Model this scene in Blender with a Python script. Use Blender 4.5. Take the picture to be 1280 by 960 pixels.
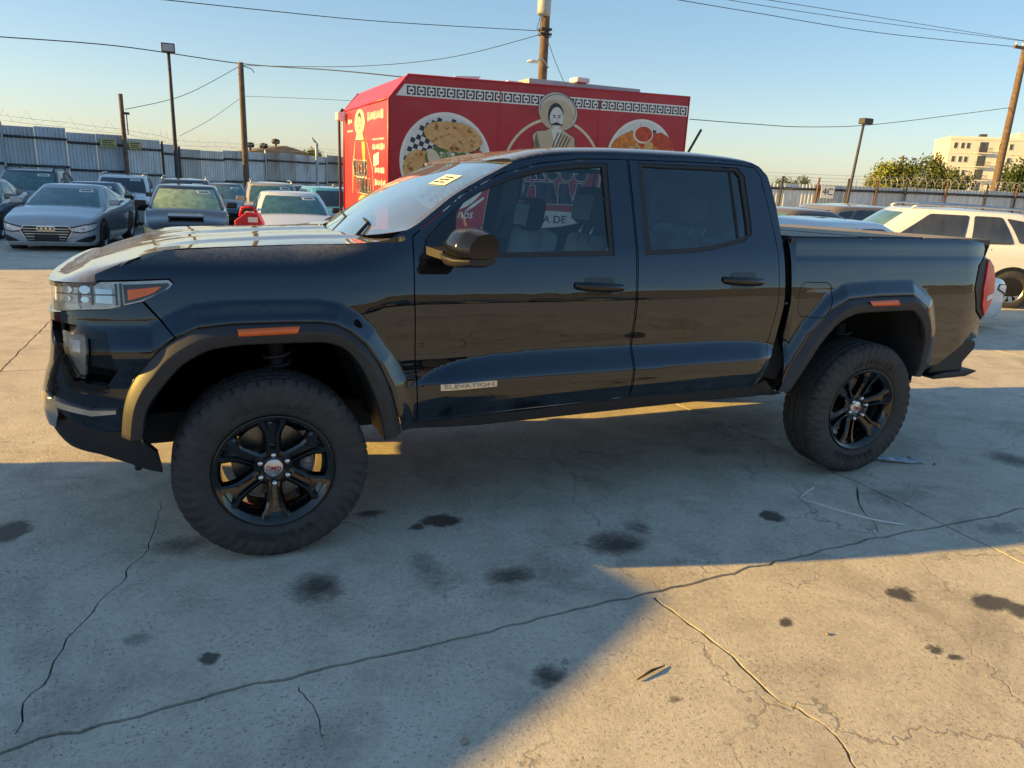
import bpy, bmesh, math, random
import numpy as np
from mathutils import Vector, Matrix
from mathutils.geometry import delaunay_2d_cdt

random.seed(7)
rng = np.random.default_rng(11)
R = math.radians
scene = bpy.context.scene
for o in list(bpy.data.objects):
    bpy.data.objects.remove(o)
COL = scene.collection

# ------------------------------------------------------------------ camera
CAM_POS = (-0.2576, -3.9874, 1.6604)
YAW, PITCH, ROLL = R(23.573), R(16.019), R(2.860)
fw = Vector((math.sin(YAW)*math.cos(PITCH), math.cos(YAW)*math.cos(PITCH), -math.sin(PITCH)))
rt = Vector((math.cos(YAW), -math.sin(YAW), 0.0))
up = rt.cross(fw)
r2 = rt*math.cos(ROLL) + up*math.sin(ROLL)
u2 = -rt*math.sin(ROLL) + up*math.cos(ROLL)
cd = bpy.data.cameras.new('camera')
cam = bpy.data.objects.new('camera', cd); COL.objects.link(cam)
cam.matrix_world = Matrix(((r2.x, u2.x, -fw.x, CAM_POS[0]), (r2.y, u2.y, -fw.y, CAM_POS[1]),
                           (r2.z, u2.z, -fw.z, CAM_POS[2]), (0, 0, 0, 1)))
cd.sensor_fit = 'HORIZONTAL'; cd.sensor_width = 36.0
cd.lens = 36.0*927.9/1280.0
cd.clip_start = 0.05; cd.clip_end = 6000
scene.camera = cam

# ------------------------------------------------------------------ sky, sun, exposure
SUN_EL, SUN_AZ = R(17.0), R(-15.5)          # light travels along (cos az, sin az)
sd = Vector((math.cos(SUN_AZ)*math.cos(SUN_EL), math.sin(SUN_AZ)*math.cos(SUN_EL), -math.sin(SUN_EL)))
w = bpy.data.worlds.new('World'); scene.world = w; w.use_nodes = True
nt = w.node_tree; nt.nodes.clear()
sky = nt.nodes.new('ShaderNodeTexSky'); sky.sky_type = 'NISHITA'; sky.sun_disc = False
sky.sun_elevation = SUN_EL
sky.sun_rotation = math.atan2(-sd.x, -sd.y)  # sun stands at (-sd.x, -sd.y)
sky.altitude = 60; sky.air_density = 1.0; sky.dust_density = 0.5; sky.ozone_density = 3.0
bg = nt.nodes.new('ShaderNodeBackground'); bg.inputs['Strength'].default_value = 0.085
wo = nt.nodes.new('ShaderNodeOutputWorld')
gam = nt.nodes.new('ShaderNodeGamma'); gam.inputs[1].default_value = 0.6      # the phone's softened tone curve, over the whole sky
sat = nt.nodes.new('ShaderNodeHueSaturation'); sat.inputs['Saturation'].default_value = 1.32
nt.links.new(sky.outputs[0], gam.inputs[0]); nt.links.new(gam.outputs[0], sat.inputs['Color']); nt.links.new(sat.outputs[0], bg.inputs[0]); nt.links.new(bg.outputs[0], wo.inputs[0])
sl = bpy.data.lights.new('sun', 'SUN'); sl.energy = 2.75; sl.angle = R(0.6); sl.color = (1.0, 0.61, 0.13)
so = bpy.data.objects.new('sun', sl); COL.objects.link(so)
so.rotation_euler = sd.to_track_quat('-Z', 'Y').to_euler(); so.location = (-40, 11, 14)
vs = scene.view_settings
vs.view_transform = 'Standard'; vs.look = 'None'; vs.gamma = 1.0; vs.use_curve_mapping = False
vs.exposure = 1.96
scene.cycles.max_bounces = 8; scene.cycles.transparent_max_bounces = 16
scene.cycles.use_denoising = True
scene.cycles.caustics_reflective = False; scene.cycles.caustics_refractive = False

# ------------------------------------------------------------------ materials
MATS = {}
class NG:
    """small wrapper for building node trees"""
    def __init__(s, name):
        s.m = bpy.data.materials.new(name); s.m.use_nodes = True
        s.t = s.m.node_tree; s.t.nodes.clear()
        s.out = s.t.nodes.new('ShaderNodeOutputMaterial')
        MATS[name] = s.m
    def n(s, kind, **kw):
        nd = s.t.nodes.new('ShaderNode'+kind)
        for k, v in kw.items():
            setattr(nd, k, v)
        return nd
    def l(s, a, b):
        s.t.links.new(a, b)
    def setin(s, nd, key, v):
        if hasattr(v, 'is_output'):
            s.l(v, nd.inputs[key])
        else:
            nd.inputs[key].default_value = v
    def coord(s, kind='Object'):
        return s.n('TexCoord').outputs[kind]
    def mapping(s, vec, scale=(1, 1, 1), loc=(0, 0, 0), rot=(0, 0, 0)):
        mp = s.n('Mapping'); s.l(vec, mp.inputs[0])
        mp.inputs['Scale'].default_value = scale; mp.inputs['Location'].default_value = loc; mp.inputs['Rotation'].default_value = rot
        return mp.outputs[0]
    def noise(s, vec, scale, detail=4, rough=0.55, out=0, dist=0.0):
        nd = s.n('TexNoise'); s.l(vec, nd.inputs['Vector'])
        nd.inputs['Scale'].default_value = scale; nd.inputs['Detail'].default_value = detail
        nd.inputs['Roughness'].default_value = rough; nd.inputs['Distortion'].default_value = dist
        return nd.outputs[out]
    def ramp(s, fac, stops):
        nd = s.n('ValToRGB'); s.l(fac, nd.inputs[0]); el = nd.color_ramp.elements
        while len(el) < len(stops): el.new(0.5)
        for e, (p, c) in zip(el, stops):
            e.position = p; e.color = (*c, 1) if isinstance(c, tuple) else (c, c, c, 1)
        return nd.outputs[0]
    def math(s, op, a, b=0.0, clamp=False):
        nd = s.n('Math', operation=op, use_clamp=clamp); s.setin(nd, 0, a); s.setin(nd, 1, b); return nd.outputs[0]
    def mix(s, f, a, b, kind='MIX'):
        nd = s.n('MixRGB', blend_type=kind); s.setin(nd, 0, f)
        for k, v in ((1, a), (2, b)):
            if isinstance(v, tuple): v = (*v, 1)
            s.setin(nd, k, v)
        return nd.outputs[0]
    def bump(s, h, strength=0.3, dist=0.01):
        nd = s.n('Bump'); s.l(h, nd.inputs['Height']); nd.inputs['Strength'].default_value = strength
        nd.inputs['Distance'].default_value = dist; return nd.outputs[0]
    def bsdf(s, color, rough=0.5, metal=0.0, spec=0.5, coat=0.0, coat_rough=0.03, normal=None):
        b = s.n('BsdfPrincipled')
        if isinstance(color, tuple): color = (*color, 1)
        s.setin(b, 'Base Color', color); s.setin(b, 'Roughness', rough); s.setin(b, 'Metallic', metal)
        s.setin(b, 'Specular IOR Level', spec); s.setin(b, 'Coat Weight', coat); s.setin(b, 'Coat Roughness', coat_rough)
        if normal is not None: s.l(normal, b.inputs['Normal'])
        return b.outputs[0]
    def done(s, sh):
        s.l(sh, s.out.inputs[0]); return s.m
    def mixsh(s, f, a, b):
        nd = s.n('MixShader'); s.setin(nd, 0, f); s.l(a, nd.inputs[1]); s.l(b, nd.inputs[2]); return nd.outputs[0]

def plain(name, col, rough=0.5, metal=0.0, spec=0.5, coat=0.0, var=0.15, scale=8.0, bump=0.0, bscale=60.0):
    g = NG(name); c = g.coord()
    f = g.noise(c, scale, 5)
    lo = tuple(max(0, v*(1-var)) for v in col); hi = tuple(min(1, v*(1+var)) for v in col)
    cc = g.ramp(f, [(0.3, lo), (0.7, hi)])
    rr = g.math('MULTIPLY_ADD', f, 0.12); g.t.nodes[-1].inputs[2].default_value = max(0.0, rough-0.06)
    nrm = g.bump(g.noise(c, bscale, 6), bump, 0.01) if bump else None
    return g.done(g.bsdf(cc, rr, metal, spec, coat, normal=nrm))

def paint(name, col, dust=0.35, dustcol=(0.36, 0.31, 0.25), rough=0.22, coat=1.0, streak=0.03, side=0.012, cior=1.5, bspec=0.5, tint=None, wob=0.0):
    """car paint under clear coat with dust settled on what faces up and faint run marks on the sides"""
    g = NG(name); c = g.coord()
    nz = g.n('SeparateXYZ'); g.l(g.n('NewGeometry').outputs['Normal'], nz.inputs[0])
    upf = g.ramp(nz.outputs[2], [(0.64, 0.0), (0.92, 1.0)])
    spots = g.ramp(g.noise(c, 60, 6, 0.7), [(0.38, 0.45), (0.62, 1.0)])
    big = g.ramp(g.noise(c, 3.0, 4), [(0.3, 0.55), (0.7, 1.0)])
    d = g.math('MULTIPLY', g.math('MULTIPLY', upf, spots), g.math('MULTIPLY', big, dust))
    st = g.ramp(g.noise(g.mapping(c, (26, 26, 1.3)), 1.0, 5, 0.6), [(0.52, 0.0), (0.74, 1.0)])
    sp2 = g.ramp(g.noise(c, 14, 6, 0.7), [(0.4, 0.25), (0.7, 1.0)])
    sd_ = g.math('ADD', g.math('MULTIPLY', st, streak), g.math('MULTIPLY', sp2, side))
    f = g.math('ADD', d, sd_, True)
    wn = None
    if wob:      # slight waviness of pressed panels and orange peel in the lacquer
        wn = g.bump(g.math('ADD', g.noise(g.mapping(c, (0.6, 1, 1.2)), 5.0, 2, 0.4), g.math('MULTIPLY', g.noise(c, 160, 2, 0.5), 0.006)), wob, 0.02)
    base = g.bsdf(col, rough, 0.0, bspec, coat, 0.008, normal=wn); base.node.inputs['Coat IOR'].default_value = cior
    if wn is not None: g.l(wn, base.node.inputs['Coat Normal'])
    if tint: base.node.inputs['Specular Tint'].default_value = (*tint, 1)
    du = g.bsdf(dustcol, 0.85, 0.0, 0.2)
    return g.done(g.mixsh(f, base, du))

def glass(name, tint=(0.55, 0.72, 0.74), refl=1.0, dust=0.0, ior=1.6, dustcol=(0.5, 0.48, 0.42), spec=(0.8, 0.95, 1.0)):
    g = NG(name); c = g.coord()
    tr = g.n('BsdfTransparent'); tr.inputs[0].default_value = (*tint, 1)
    gl = g.n('BsdfGlossy'); gl.inputs['Roughness'].default_value = 0.015; gl.inputs[0].default_value = (*spec, 1)
    fr = g.n('Fresnel'); fr.inputs[0].default_value = ior
    s = g.mixsh(g.math('MULTIPLY', fr.outputs[0], refl, True), tr.outputs[0], gl.outputs[0])
    if dust > 0:
        du = g.bsdf(dustcol, 0.9, 0.0, 0.15)
        sp = g.ramp(g.noise(c, 5.0, 6, 0.6), [(0.25, 0.75), (0.75, 1.0)])
        st = g.ramp(g.noise(g.mapping(c, (9, 9, 1.2)), 1.0, 5, 0.65), [(0.35, 0.8), (0.65, 1.0)])
        s = g.mixsh(g.math('MULTIPLY', g.math('MULTIPLY', sp, st), dust), s, du)
    return g.done(s)

# ------------------------------------------------------------------ mesh helpers
def add_obj(name, me, mat=None, parent=None, loc=None, rot=None):
    o = bpy.data.objects.new(name, me); COL.objects.link(o)
    if mat is not None and me is not None and not me.materials:
        me.materials.append(MATS[mat] if isinstance(mat, str) else mat)
    if parent is not None: o.parent = parent
    if loc is not None: o.location = loc
    if rot is not None: o.rotation_euler = rot
    return o
def thing(name, label, cat, loc=(0, 0, 0), rotz=0.0, group=None):
    o = bpy.data.objects.new(name, None); COL.objects.link(o)
    o.empty_display_size = 0.2
    o.location = loc; o.rotation_euler = (0, 0, rotz)
    return tag(o, label, cat, group)
def tag(o, label, cat, group=None):
    o['label'] = label; o['category'] = cat
    if group: o['group'] = group
    return o
def struct(o, kind='structure'):
    o['kind'] = kind; return o
def smooth(me, on=True):
    me.polygons.foreach_set('use_smooth', [on]*len(me.polygons)); return me

class MB:
    """collects vertices and faces of one mesh"""
    def __init__(s): s.v = []; s.f = []; s.sm = []
    def add(s, vs, fs, sm=False):
        o = len(s.v); s.v += [tuple(map(float, p)) for p in vs]
        s.f += [tuple(i+o for i in f) for f in fs]; s.sm += [sm]*len(fs); return s
    def box(s, lo, hi, ch=0.0):
        x0, y0, z0 = lo; x1, y1, z1 = hi
        if ch <= 0:
            vs = [(x0,y0,z0),(x1,y0,z0),(x1,y1,z0),(x0,y1,z0),(x0,y0,z1),(x1,y0,z1),(x1,y1,z1),(x0,y1,z1)]
            return s.add(vs, [(0,3,2,1),(4,5,6,7),(0,1,5,4),(1,2,6,5),(2,3,7,6),(3,0,4,7)])
        bm = bmesh.new(); bmesh.ops.create_cube(bm, size=1.0)
        for v in bm.verts:
            v.co = Vector((x0 if v.co.x < 0 else x1, y0 if v.co.y < 0 else y1, z0 if v.co.z < 0 else z1))
        bmesh.ops.bevel(bm, geom=bm.edges[:], offset=ch, segments=2, affect='EDGES', profile=0.5)
        return s.frombm(bm)
    def frombm(s, bm, sm=False):
        bm.verts.index_update()
        s.add([v.co for v in bm.verts], [[v.index for v in f.verts] for f in bm.faces], sm); bm.free(); return s
    def prism(s, pts, axis, a, b, sm=False):
        """extrude a polygon along an axis ('x','y','z') between a and b"""
        def P(q, t):
            return {'x': (t, q[0], q[1]), 'y': (q[0], t, q[1]), 'z': (q[0], q[1], t)}[axis]
        n = len(pts)
        vs = [P(q, a) for q in pts]+[P(q, b) for q in pts]
        fs = [tuple(range(n)), tuple(range(2*n-1, n-1, -1))]+[((i+1) % n, i, n+i, n+(i+1) % n) for i in range(n)]
        return s.add(vs, fs, sm)
    def tube(s, pts, rad, n=8, caps=True, closed=False):
        pts = [Vector(p) for p in pts]; m = len(pts)
        rads = rad if isinstance(rad, (list, tuple)) else [rad]*m
        vs = []; prev = None
        for i, p in enumerate(pts):
            a = pts[(i-1) % m] if (closed or i > 0) else p
            b = pts[(i+1) % m] if (closed or i < m-1) else p
            t = (b-a).normalized()
            if prev is None:
                ref = Vector((0, 0, 1)) if abs(t.z) < 0.9 else Vector((1, 0, 0))
                nn = t.cross(ref).normalized()
            else:
                nn = (prev - t*prev.dot(t)).normalized()
            prev = nn; bb = t.cross(nn)
            for k in range(n):
                an = 2*math.pi*k/n
                vs.append(p+(nn*math.cos(an)+bb*math.sin(an))*rads[i])
        fs = []
        for i in range(m if closed else m-1):
            j = (i+1) % m
            for k in range(n):
                fs.append((i*n+k, i*n+(k+1) % n, j*n+(k+1) % n, j*n+k))
        if caps and not closed:
            fs += [tuple(range(n-1, -1, -1)), tuple((m-1)*n+k for k in range(n))]
        return s.add(vs, fs, True)
    def lathe(s, prof, n=32, axis='y', ang0=0.0, ang1=2*math.pi, sm=True):
        """revolve (radius, offset) pairs about an axis through the origin"""
        vs = []; full = abs(ang1-ang0-2*math.pi) < 1e-6; k = n if full else n+1
        for i in range(k):
            a = ang0+(ang1-ang0)*i/n
            for r, h in prof:
                ca, sa = r*math.cos(a), r*math.sin(a)
                vs.append({'y': (ca, h, sa), 'z': (ca, sa, h), 'x': (h, ca, sa)}[axis])
        m = len(prof); fs = []
        for i in range(n):
            j = (i+1) % k
            for q in range(m-1):
                fs.append((i*m+q, i*m+q+1, j*m+q+1, j*m+q))
        return s.add(vs, fs, sm)
    def grid(s, P, closed_u=False, sm=True):
        """P: array (nu, nv, 3)"""
        nu, nv = P.shape[:2]
        fs = []
        for i in range(nu if closed_u else nu-1):
            j = (i+1) % nu
            for q in range(nv-1):
                fs.append((i*nv+q, j*nv+q, j*nv+q+1, i*nv+q+1))
        return s.add(P.reshape(-1, 3), fs, sm)
    def mesh(s, name='m'):
        me = bpy.data.meshes.new(name); me.from_pydata(s.v, [], s.f); me.update()
        me.polygons.foreach_set('use_smooth', s.sm); return me
    def obj(s, name, mat, parent=None, loc=None, rot=None, sharp=None, recalc=False):
        me = s.mesh(name)
        if recalc:
            bm = bmesh.new(); bm.from_mesh(me); bmesh.ops.recalc_face_normals(bm, faces=bm.faces[:]); bm.to_mesh(me); bm.free()
        if sharp is not None:
            smooth(me); me.set_sharp_from_angle(angle=R(sharp))
        return add_obj(name, me, mat, parent, loc, rot)

def copy_tree(o, parent=None):
    c = o.copy(); COL.objects.link(c)
    if parent is not None: c.parent = parent
    for ch in list(o.children): copy_tree(ch, c)
    return c

def inpoly(px, py, poly):
    px = np.asarray(px); py = np.asarray(py); r = np.zeros(px.shape, bool); n = len(poly)
    for i in range(n):
        x0, y0 = poly[i]; x1, y1 = poly[(i+1) % n]
        if y0 == y1: continue
        c = ((y0 > py) != (y1 > py)) & (px < (x1-x0)*(py-y0)/(y1-y0)+x0)
        r ^= c
    return r
def resample(poly, step, closed=True):
    out = []; n = len(poly)
    for i in range(n if closed else n-1):
        a = np.array(poly[i]); b = np.array(poly[(i+1) % n]); k = max(1, int(math.ceil(np.hypot(*(b-a))/step)))
        for j in range(k): out.append(tuple(a+(b-a)*j/k))
    if not closed: out.append(tuple(poly[-1]))
    return out
def roundpoly(poly, r=0.02, seg=3, only=None):
    """round the corners of a polygon"""
    out = []; n = len(poly)
    for i in range(n):
        p0 = np.array(poly[i-1]); p = np.array(poly[i]); p1 = np.array(poly[(i+1) % n])
        d0 = p0-p; d1 = p1-p; l0 = np.hypot(*d0); l1 = np.hypot(*d1)
        if only is not None and i not in only:
            out.append(tuple(p)); continue
        k = min(r, l0*0.45, l1*0.45); a = p+d0/l0*k; b = p+d1/l1*k
        for j in range(seg+1):
            t = j/seg; out.append(tuple((1-t)**2*a+2*t*(1-t)*p+t*t*b))
    return out
def inset(poly, d):
    """move polygon edges inwards by d"""
    n = len(poly); A = sum(poly[i][0]*poly[(i+1) % n][1]-poly[(i+1) % n][0]*poly[i][1] for i in range(n))
    sg = 1 if A > 0 else -1; out = []
    for i in range(n):
        p0 = np.array(poly[i-1]); p = np.array(poly[i]); p1 = np.array(poly[(i+1) % n])
        e0 = p-p0; e1 = p1-p; e0 = e0/(np.hypot(*e0)+1e-9); e1 = e1/(np.hypot(*e1)+1e-9)
        n0 = np.array((-e0[1], e0[0]))*sg; n1 = np.array((-e1[1], e1[0]))*sg
        m = n0+n1; m = m/(np.hypot(*m)+1e-9); c = max(0.35, float(m@n0))
        out.append(tuple(p+m*d/c))
    return out

def patch(name, outer, fn, mat, parent, step=0.05, holes=(), thick=0.012, mirror=False, off=0.0, out_hint=(0, -1, 0), edge=None):
    """sheet-metal panel: polygon (with holes) in the surface's own (u,v) plane laid on the surface fn,
    normals from the surface, edges turned in by `thick`; off lifts it along the normal"""
    loops = [resample(outer, edge or step)]+[resample(h, edge or step) for h in holes]
    vs = []; es = []
    for lp in loops:
        o = len(vs); vs += lp; es += [(o+i, o+(i+1) % len(lp)) for i in range(len(lp))]
    A = np.array(vs); nb = len(vs)
    gx = np.arange(A[:, 0].min()+step*0.5, A[:, 0].max(), step); gy = np.arange(A[:, 1].min()+step*0.5, A[:, 1].max(), step)
    if len(gx) and len(gy):
        G = np.stack(np.meshgrid(gx, gy), -1).reshape(-1, 2)
        ok = inpoly(G[:, 0], G[:, 1], outer)
        for h in holes: ok &= ~inpoly(G[:, 0], G[:, 1], h)
        G = G[ok]
        if len(G):
            D = np.full(len(G), 9.0)
            for lp in loops:
                L = np.array(lp)
                for i in range(0, len(L), 400):
                    D = np.minimum(D, np.sqrt(((G[:, None]-L[None, i:i+400])**2).sum(-1)).min(1))
            vs += [tuple(q) for q in G[D > step*0.45]]
    rv, re, rf, *_ = delaunay_2d_cdt([Vector(q) for q in vs], es, [], 0, 1e-6)
    V = np.array([(q[0], q[1]) for q in rv]); F = np.array([f for f in rf if len(f) == 3])
    c = V[F].mean(1); ok = inpoly(c[:, 0], c[:, 1], outer)
    for h in holes: ok &= ~inpoly(c[:, 0], c[:, 1], h)
    F = F[ok]
    def ev(u, v): return np.stack(fn(u, v), -1)
    P = ev(V[:, 0], V[:, 1]); h = 1e-3
    du = ev(V[:, 0]+h, V[:, 1])-ev(V[:, 0]-h, V[:, 1]); dv = ev(V[:, 0], V[:, 1]+h)-ev(V[:, 0], V[:, 1]-h)
    N = np.cross(du, dv); N /= np.linalg.norm(N, axis=1)[:, None]+1e-12
    if (N@np.array(out_hint)).mean() < 0: N = -N
    P = P+N*off
    # winding
    fn_ = np.cross(P[F[:, 1]]-P[F[:, 0]], P[F[:, 2]]-P[F[:, 0]]); bad = (fn_*N[F[:, 0]]).sum(1) < 0
    F[bad] = F[bad][:, ::-1]
    used = {}
    for f in F:
        for i in range(3):
            e = (int(f[i]), int(f[(i+1) % 3]))
            if (e[1], e[0]) in used: used[(e[1], e[0])] = 2
            else: used[e] = used.get(e, 0)+1
    be = [e for e, k in used.items() if k == 1]
    verts = [tuple(q) for q in P]; faces = [tuple(int(i) for i in f) for f in F]
    ln = [tuple(N[i]) for f in faces for i in f]
    Q = P-N*thick
    for a, b in be:
        o = len(verts); verts += [tuple(P[a]), tuple(P[b]), tuple(Q[b]), tuple(Q[a])]
        faces.append((o+1, o, o+3, o+2))
        fnr = np.cross(P[a]-P[b], Q[a]-P[b]); fnr = fnr/(np.linalg.norm(fnr)+1e-12)
        ln += [tuple(fnr)]*4
    objs = []
    for sgn in ((1, -1) if mirror else (1,)):
        me = bpy.data.meshes.new(name)
        if sgn == 1:
            me.from_pydata(verts, [], faces); nn = ln
        else:
            me.from_pydata([(x, -y, z) for x, y, z in verts], [], [f[::-1] for f in faces])
            nn = []; k = 0
            for f in faces:
                seg = ln[k:k+len(f)]; k += len(f)
                nn += [(a, -b, cc) for a, b, cc in seg[::-1]]
        smooth(me); me.update(); me.normals_split_custom_set(nn)
        objs.append(add_obj(name, me, mat, parent))
    return objs if mirror else objs[0]

def text_mesh(body, size, extrude=0.001, offset=0.0, align='CENTER', shear=0.0, spacing=1.0):
    cu = bpy.data.curves.new('lettering', 'FONT'); cu.body = body; cu.size = size; cu.extrude = extrude; cu.offset = offset
    cu.align_x = align; cu.align_y = 'CENTER'; cu.shear = shear; cu.space_character = spacing; cu.resolution_u = 3
    o = bpy.data.objects.new('lettering', cu); COL.objects.link(o)
    dg = bpy.context.evaluated_depsgraph_get(); me = bpy.data.meshes.new_from_object(o.evaluated_get(dg))
    bpy.data.objects.remove(o); bpy.data.curves.remove(cu)
    me.materials.clear()
    return me
def pchip(xs,ys):
    xs=np.array(xs,float);ys=np.array(ys,float);h=np.diff(xs);dl=np.diff(ys)/h;n=len(xs);d=np.zeros(n)
    for i in range(1,n-1):
        if dl[i-1]*dl[i]>0:
            w1=2*h[i]+h[i-1];w2=h[i]+2*h[i-1];d[i]=(w1+w2)/(w1/dl[i-1]+w2/dl[i])
    d[0]=dl[0];d[-1]=dl[-1]
    def f(x):
        x=np.asarray(x,float);i=np.clip(np.searchsorted(xs,x)-1,0,n-2);t=(x-xs[i])/h[i]
        lo=x<xs[0];hi=x>xs[-1]
        r=((1+2*t)*(1-t)**2)*ys[i]+t*(1-t)**2*h[i]*d[i]+t*t*(3-2*t)*ys[i+1]+t*t*(t-1)*h[i]*d[i+1]
        r=np.where(lo,ys[0]+d[0]*(x-xs[0]),r);return np.where(hi,ys[-1]+d[-1]*(x-xs[-1]),r)
    return f
def sst(a,b,x):
    t=np.clip((x-a)/(b-a),0,1);return t*t*(3-2*t)
W_CAB=pchip([.42,.50,.58,.66,.74,.80,.86,.93,1.00,1.045,1.08,1.12,1.18,1.24,1.30,1.40,1.76,1.82],
            [.855,.885,.908,.917,.912,.904,.898,.907,.9155,.919,.9185,.915,.906,.8945,.880,.845,.712,.690])
W_FEN=pchip([.42,.55,.70,.85,.97,1.05,1.12,1.18,1.225,1.26,1.30,1.34],
            [.86,.90,.910,.916,.914,.905,.893,.880,.866,.840,.790,.70])
W_BED=pchip([.42,.55,.70,.85,1.00,1.06,1.12,1.20,1.27,1.295,1.32,1.37,1.40],
            [.86,.905,.918,.924,.926,.925,.919,.907,.894,.886,.882,.874,.862])
# lower door ledge (x ends, top and bottom height)
LT=pchip([.60,.74,.95,1.30,1.75,2.30,2.55,2.68],[.725,.80,.84,.855,.853,.85,.83,.775])
LB=pchip([.60,.74,.95,1.30,1.75,2.30,2.55,2.68],[.722,.73,.735,.74,.742,.75,.755,.765])
FARCH=[]; RARCH=[]
def polydist(px,pz,pts):
    d=np.full(np.shape(px),9.);
    for (a,b),(c,e) in zip(pts[:-1],pts[1:]):
        ux,uz=c-a,e-b;L=ux*ux+uz*uz
        t=np.clip(((px-a)*ux+(pz-b)*uz)/L,0,1)
        d=np.minimum(d,np.hypot(px-a-t*ux,pz-b-t*uz))
    return d
def halfw(x,z):
    x=np.asarray(x,float);z=np.asarray(z,float)
    c=W_CAB(z)
    lt,lb=LT(x),LB(x)
    h=np.maximum(lt-lb,.004)
    k=sst(.58,.80,x)*(1-sst(2.50,2.70,x))
    t=np.clip((lt-z)/h,0,1)
    # ledge: sits proud below lb, tapering back below
    c=c+k*.040*(t*t*(3-2*t)*.55+t*.45)*(1-.6*sst(.0,.20,lb-z))
    f=W_FEN(z);b=W_BED(z)-.05*np.clip((x-4.05)/.3,0,2)**2
    s=sst(.10,.60,x)
    w=np.where(x<2.715,f*(1-s)+c*s,b)
    for arch in (FARCH,RARCH):
        if arch:
            d=polydist(x,z,arch)
            g=1-sst(0,.085,d)
            w=w+np.maximum(.953-w,0)*g*np.clip((z-.40)/.2,0,1)
    return w
E_N=pchip([.40,.45,.50,.56,.64,.70,.76,.82,.88,.95,1.05,1.2,1.4],[-.085,-.045,.005,.05,.077,.083,.079,.065,.043,.03,.027,.018,-.01])
U0=-.42
def side(u,z):
    """near flank wrapped round the nose; returns x,w (w>0 = half width)"""
    u=np.asarray(u,float);z=np.asarray(z,float)
    t=np.maximum(U0-u,0)
    w0=halfw(np.maximum(u,U0),z)
    segs=[(.22,.55),(.21,.20),(9.,5.0)]
    x=np.zeros_like(t*z);y=np.zeros_like(t*z);ph=0.;rem=t+0*z
    for L,Rr in segs:
        s=np.minimum(rem,L);a1=ph+s/Rr
        x=x+Rr*(np.sin(a1)-np.sin(ph));y=y+Rr*(np.cos(ph)-np.cos(a1))
        rem=rem-s;ph=ph+L/Rr
    X=np.where(t>0,U0-x-E_N(z)*sst(.02,.42,t),u)
    return X,w0-y
FARCH+=[(-.575,.50),(-.552,.60),(-.532,.726),(-.499,.821),(-.471,.86),(-.408,.938),(-.335,.99),(-.251,1.026),(-.13,1.036),(.058,1.036),(.202,1.031),(.262,1.021),(.322,.988),(.384,.934),(.449,.838),(.498,.725),(.525,.621),(.548,.519)]
RARCH+=[(2.677,.555),(2.73,.704),(2.837,.881),(2.969,1.011),(3.082,1.066),(3.308,1.079),(3.576,1.079),(3.722,.991),(3.781,.853),(3.792,.678),(3.764,.582)]

# ------------------------------------------------------------------ basic materials
plain('black_plastic', (0.018, 0.018, 0.020), 0.55, bump=0.12, bscale=400)
plain('matte_black', (0.008, 0.008, 0.009), 0.75)
plain('flare_plastic', (0.030, 0.031, 0.034), 0.48, bump=0.1, bscale=500)
plain('rubber', (0.042, 0.041, 0.040), 0.72, var=0.3, scale=14, bump=0.25, bscale=220)
plain('gloss_black', (0.004, 0.004, 0.005), 0.12, coat=0.25)
plain('wheel_black', (0.004, 0.0045, 0.006), 0.10, coat=0.7)
plain('chrome', (0.75, 0.75, 0.74), 0.12, metal=1.0)
plain('satin_silver', (0.62, 0.62, 0.62), 0.32, metal=1.0)
plain('brake_steel', (0.30, 0.28, 0.26), 0.42, metal=1.0)
plain('caliper_grey', (0.35, 0.35, 0.36), 0.5)
plain('galvanised', (0.40, 0.42, 0.44), 0.55, metal=0.3)
plain('dark_steel', (0.045, 0.045, 0.050), 0.6)
plain('rust_brown', (0.16, 0.075, 0.045), 0.85, var=0.4)
plain('wood_pole', (0.15, 0.10, 0.07), 0.85, var=0.35, scale=5)
plain('white_plastic', (0.75, 0.75, 0.73), 0.45)
plain('lens_red', (0.72, 0.012, 0.022), 0.30, coat=0.15, spec=0.3, var=0.25, scale=18)
plain('lens_amber', (0.80, 0.14, 0.015), 0.2, coat=0.6, var=0.1)
plain('wire_black', (0.02, 0.02, 0.022), 0.7)
plain('paper', (0.80, 0.78, 0.68), 0.8, var=0.05)
plain('ink_black', (0.015, 0.015, 0.018), 0.7)
plain('ink_red', (0.45, 0.02, 0.03), 0.4)
plain('ink_white', (0.78, 0.76, 0.72), 0.5, var=0.06)
plain('seat_leather', (0.62, 0.59, 0.53), 0.6, var=0.08)
plain('cabin_dark', (0.030, 0.031, 0.034), 0.75)
plain('headliner', (0.42, 0.41, 0.39), 0.9)

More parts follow.
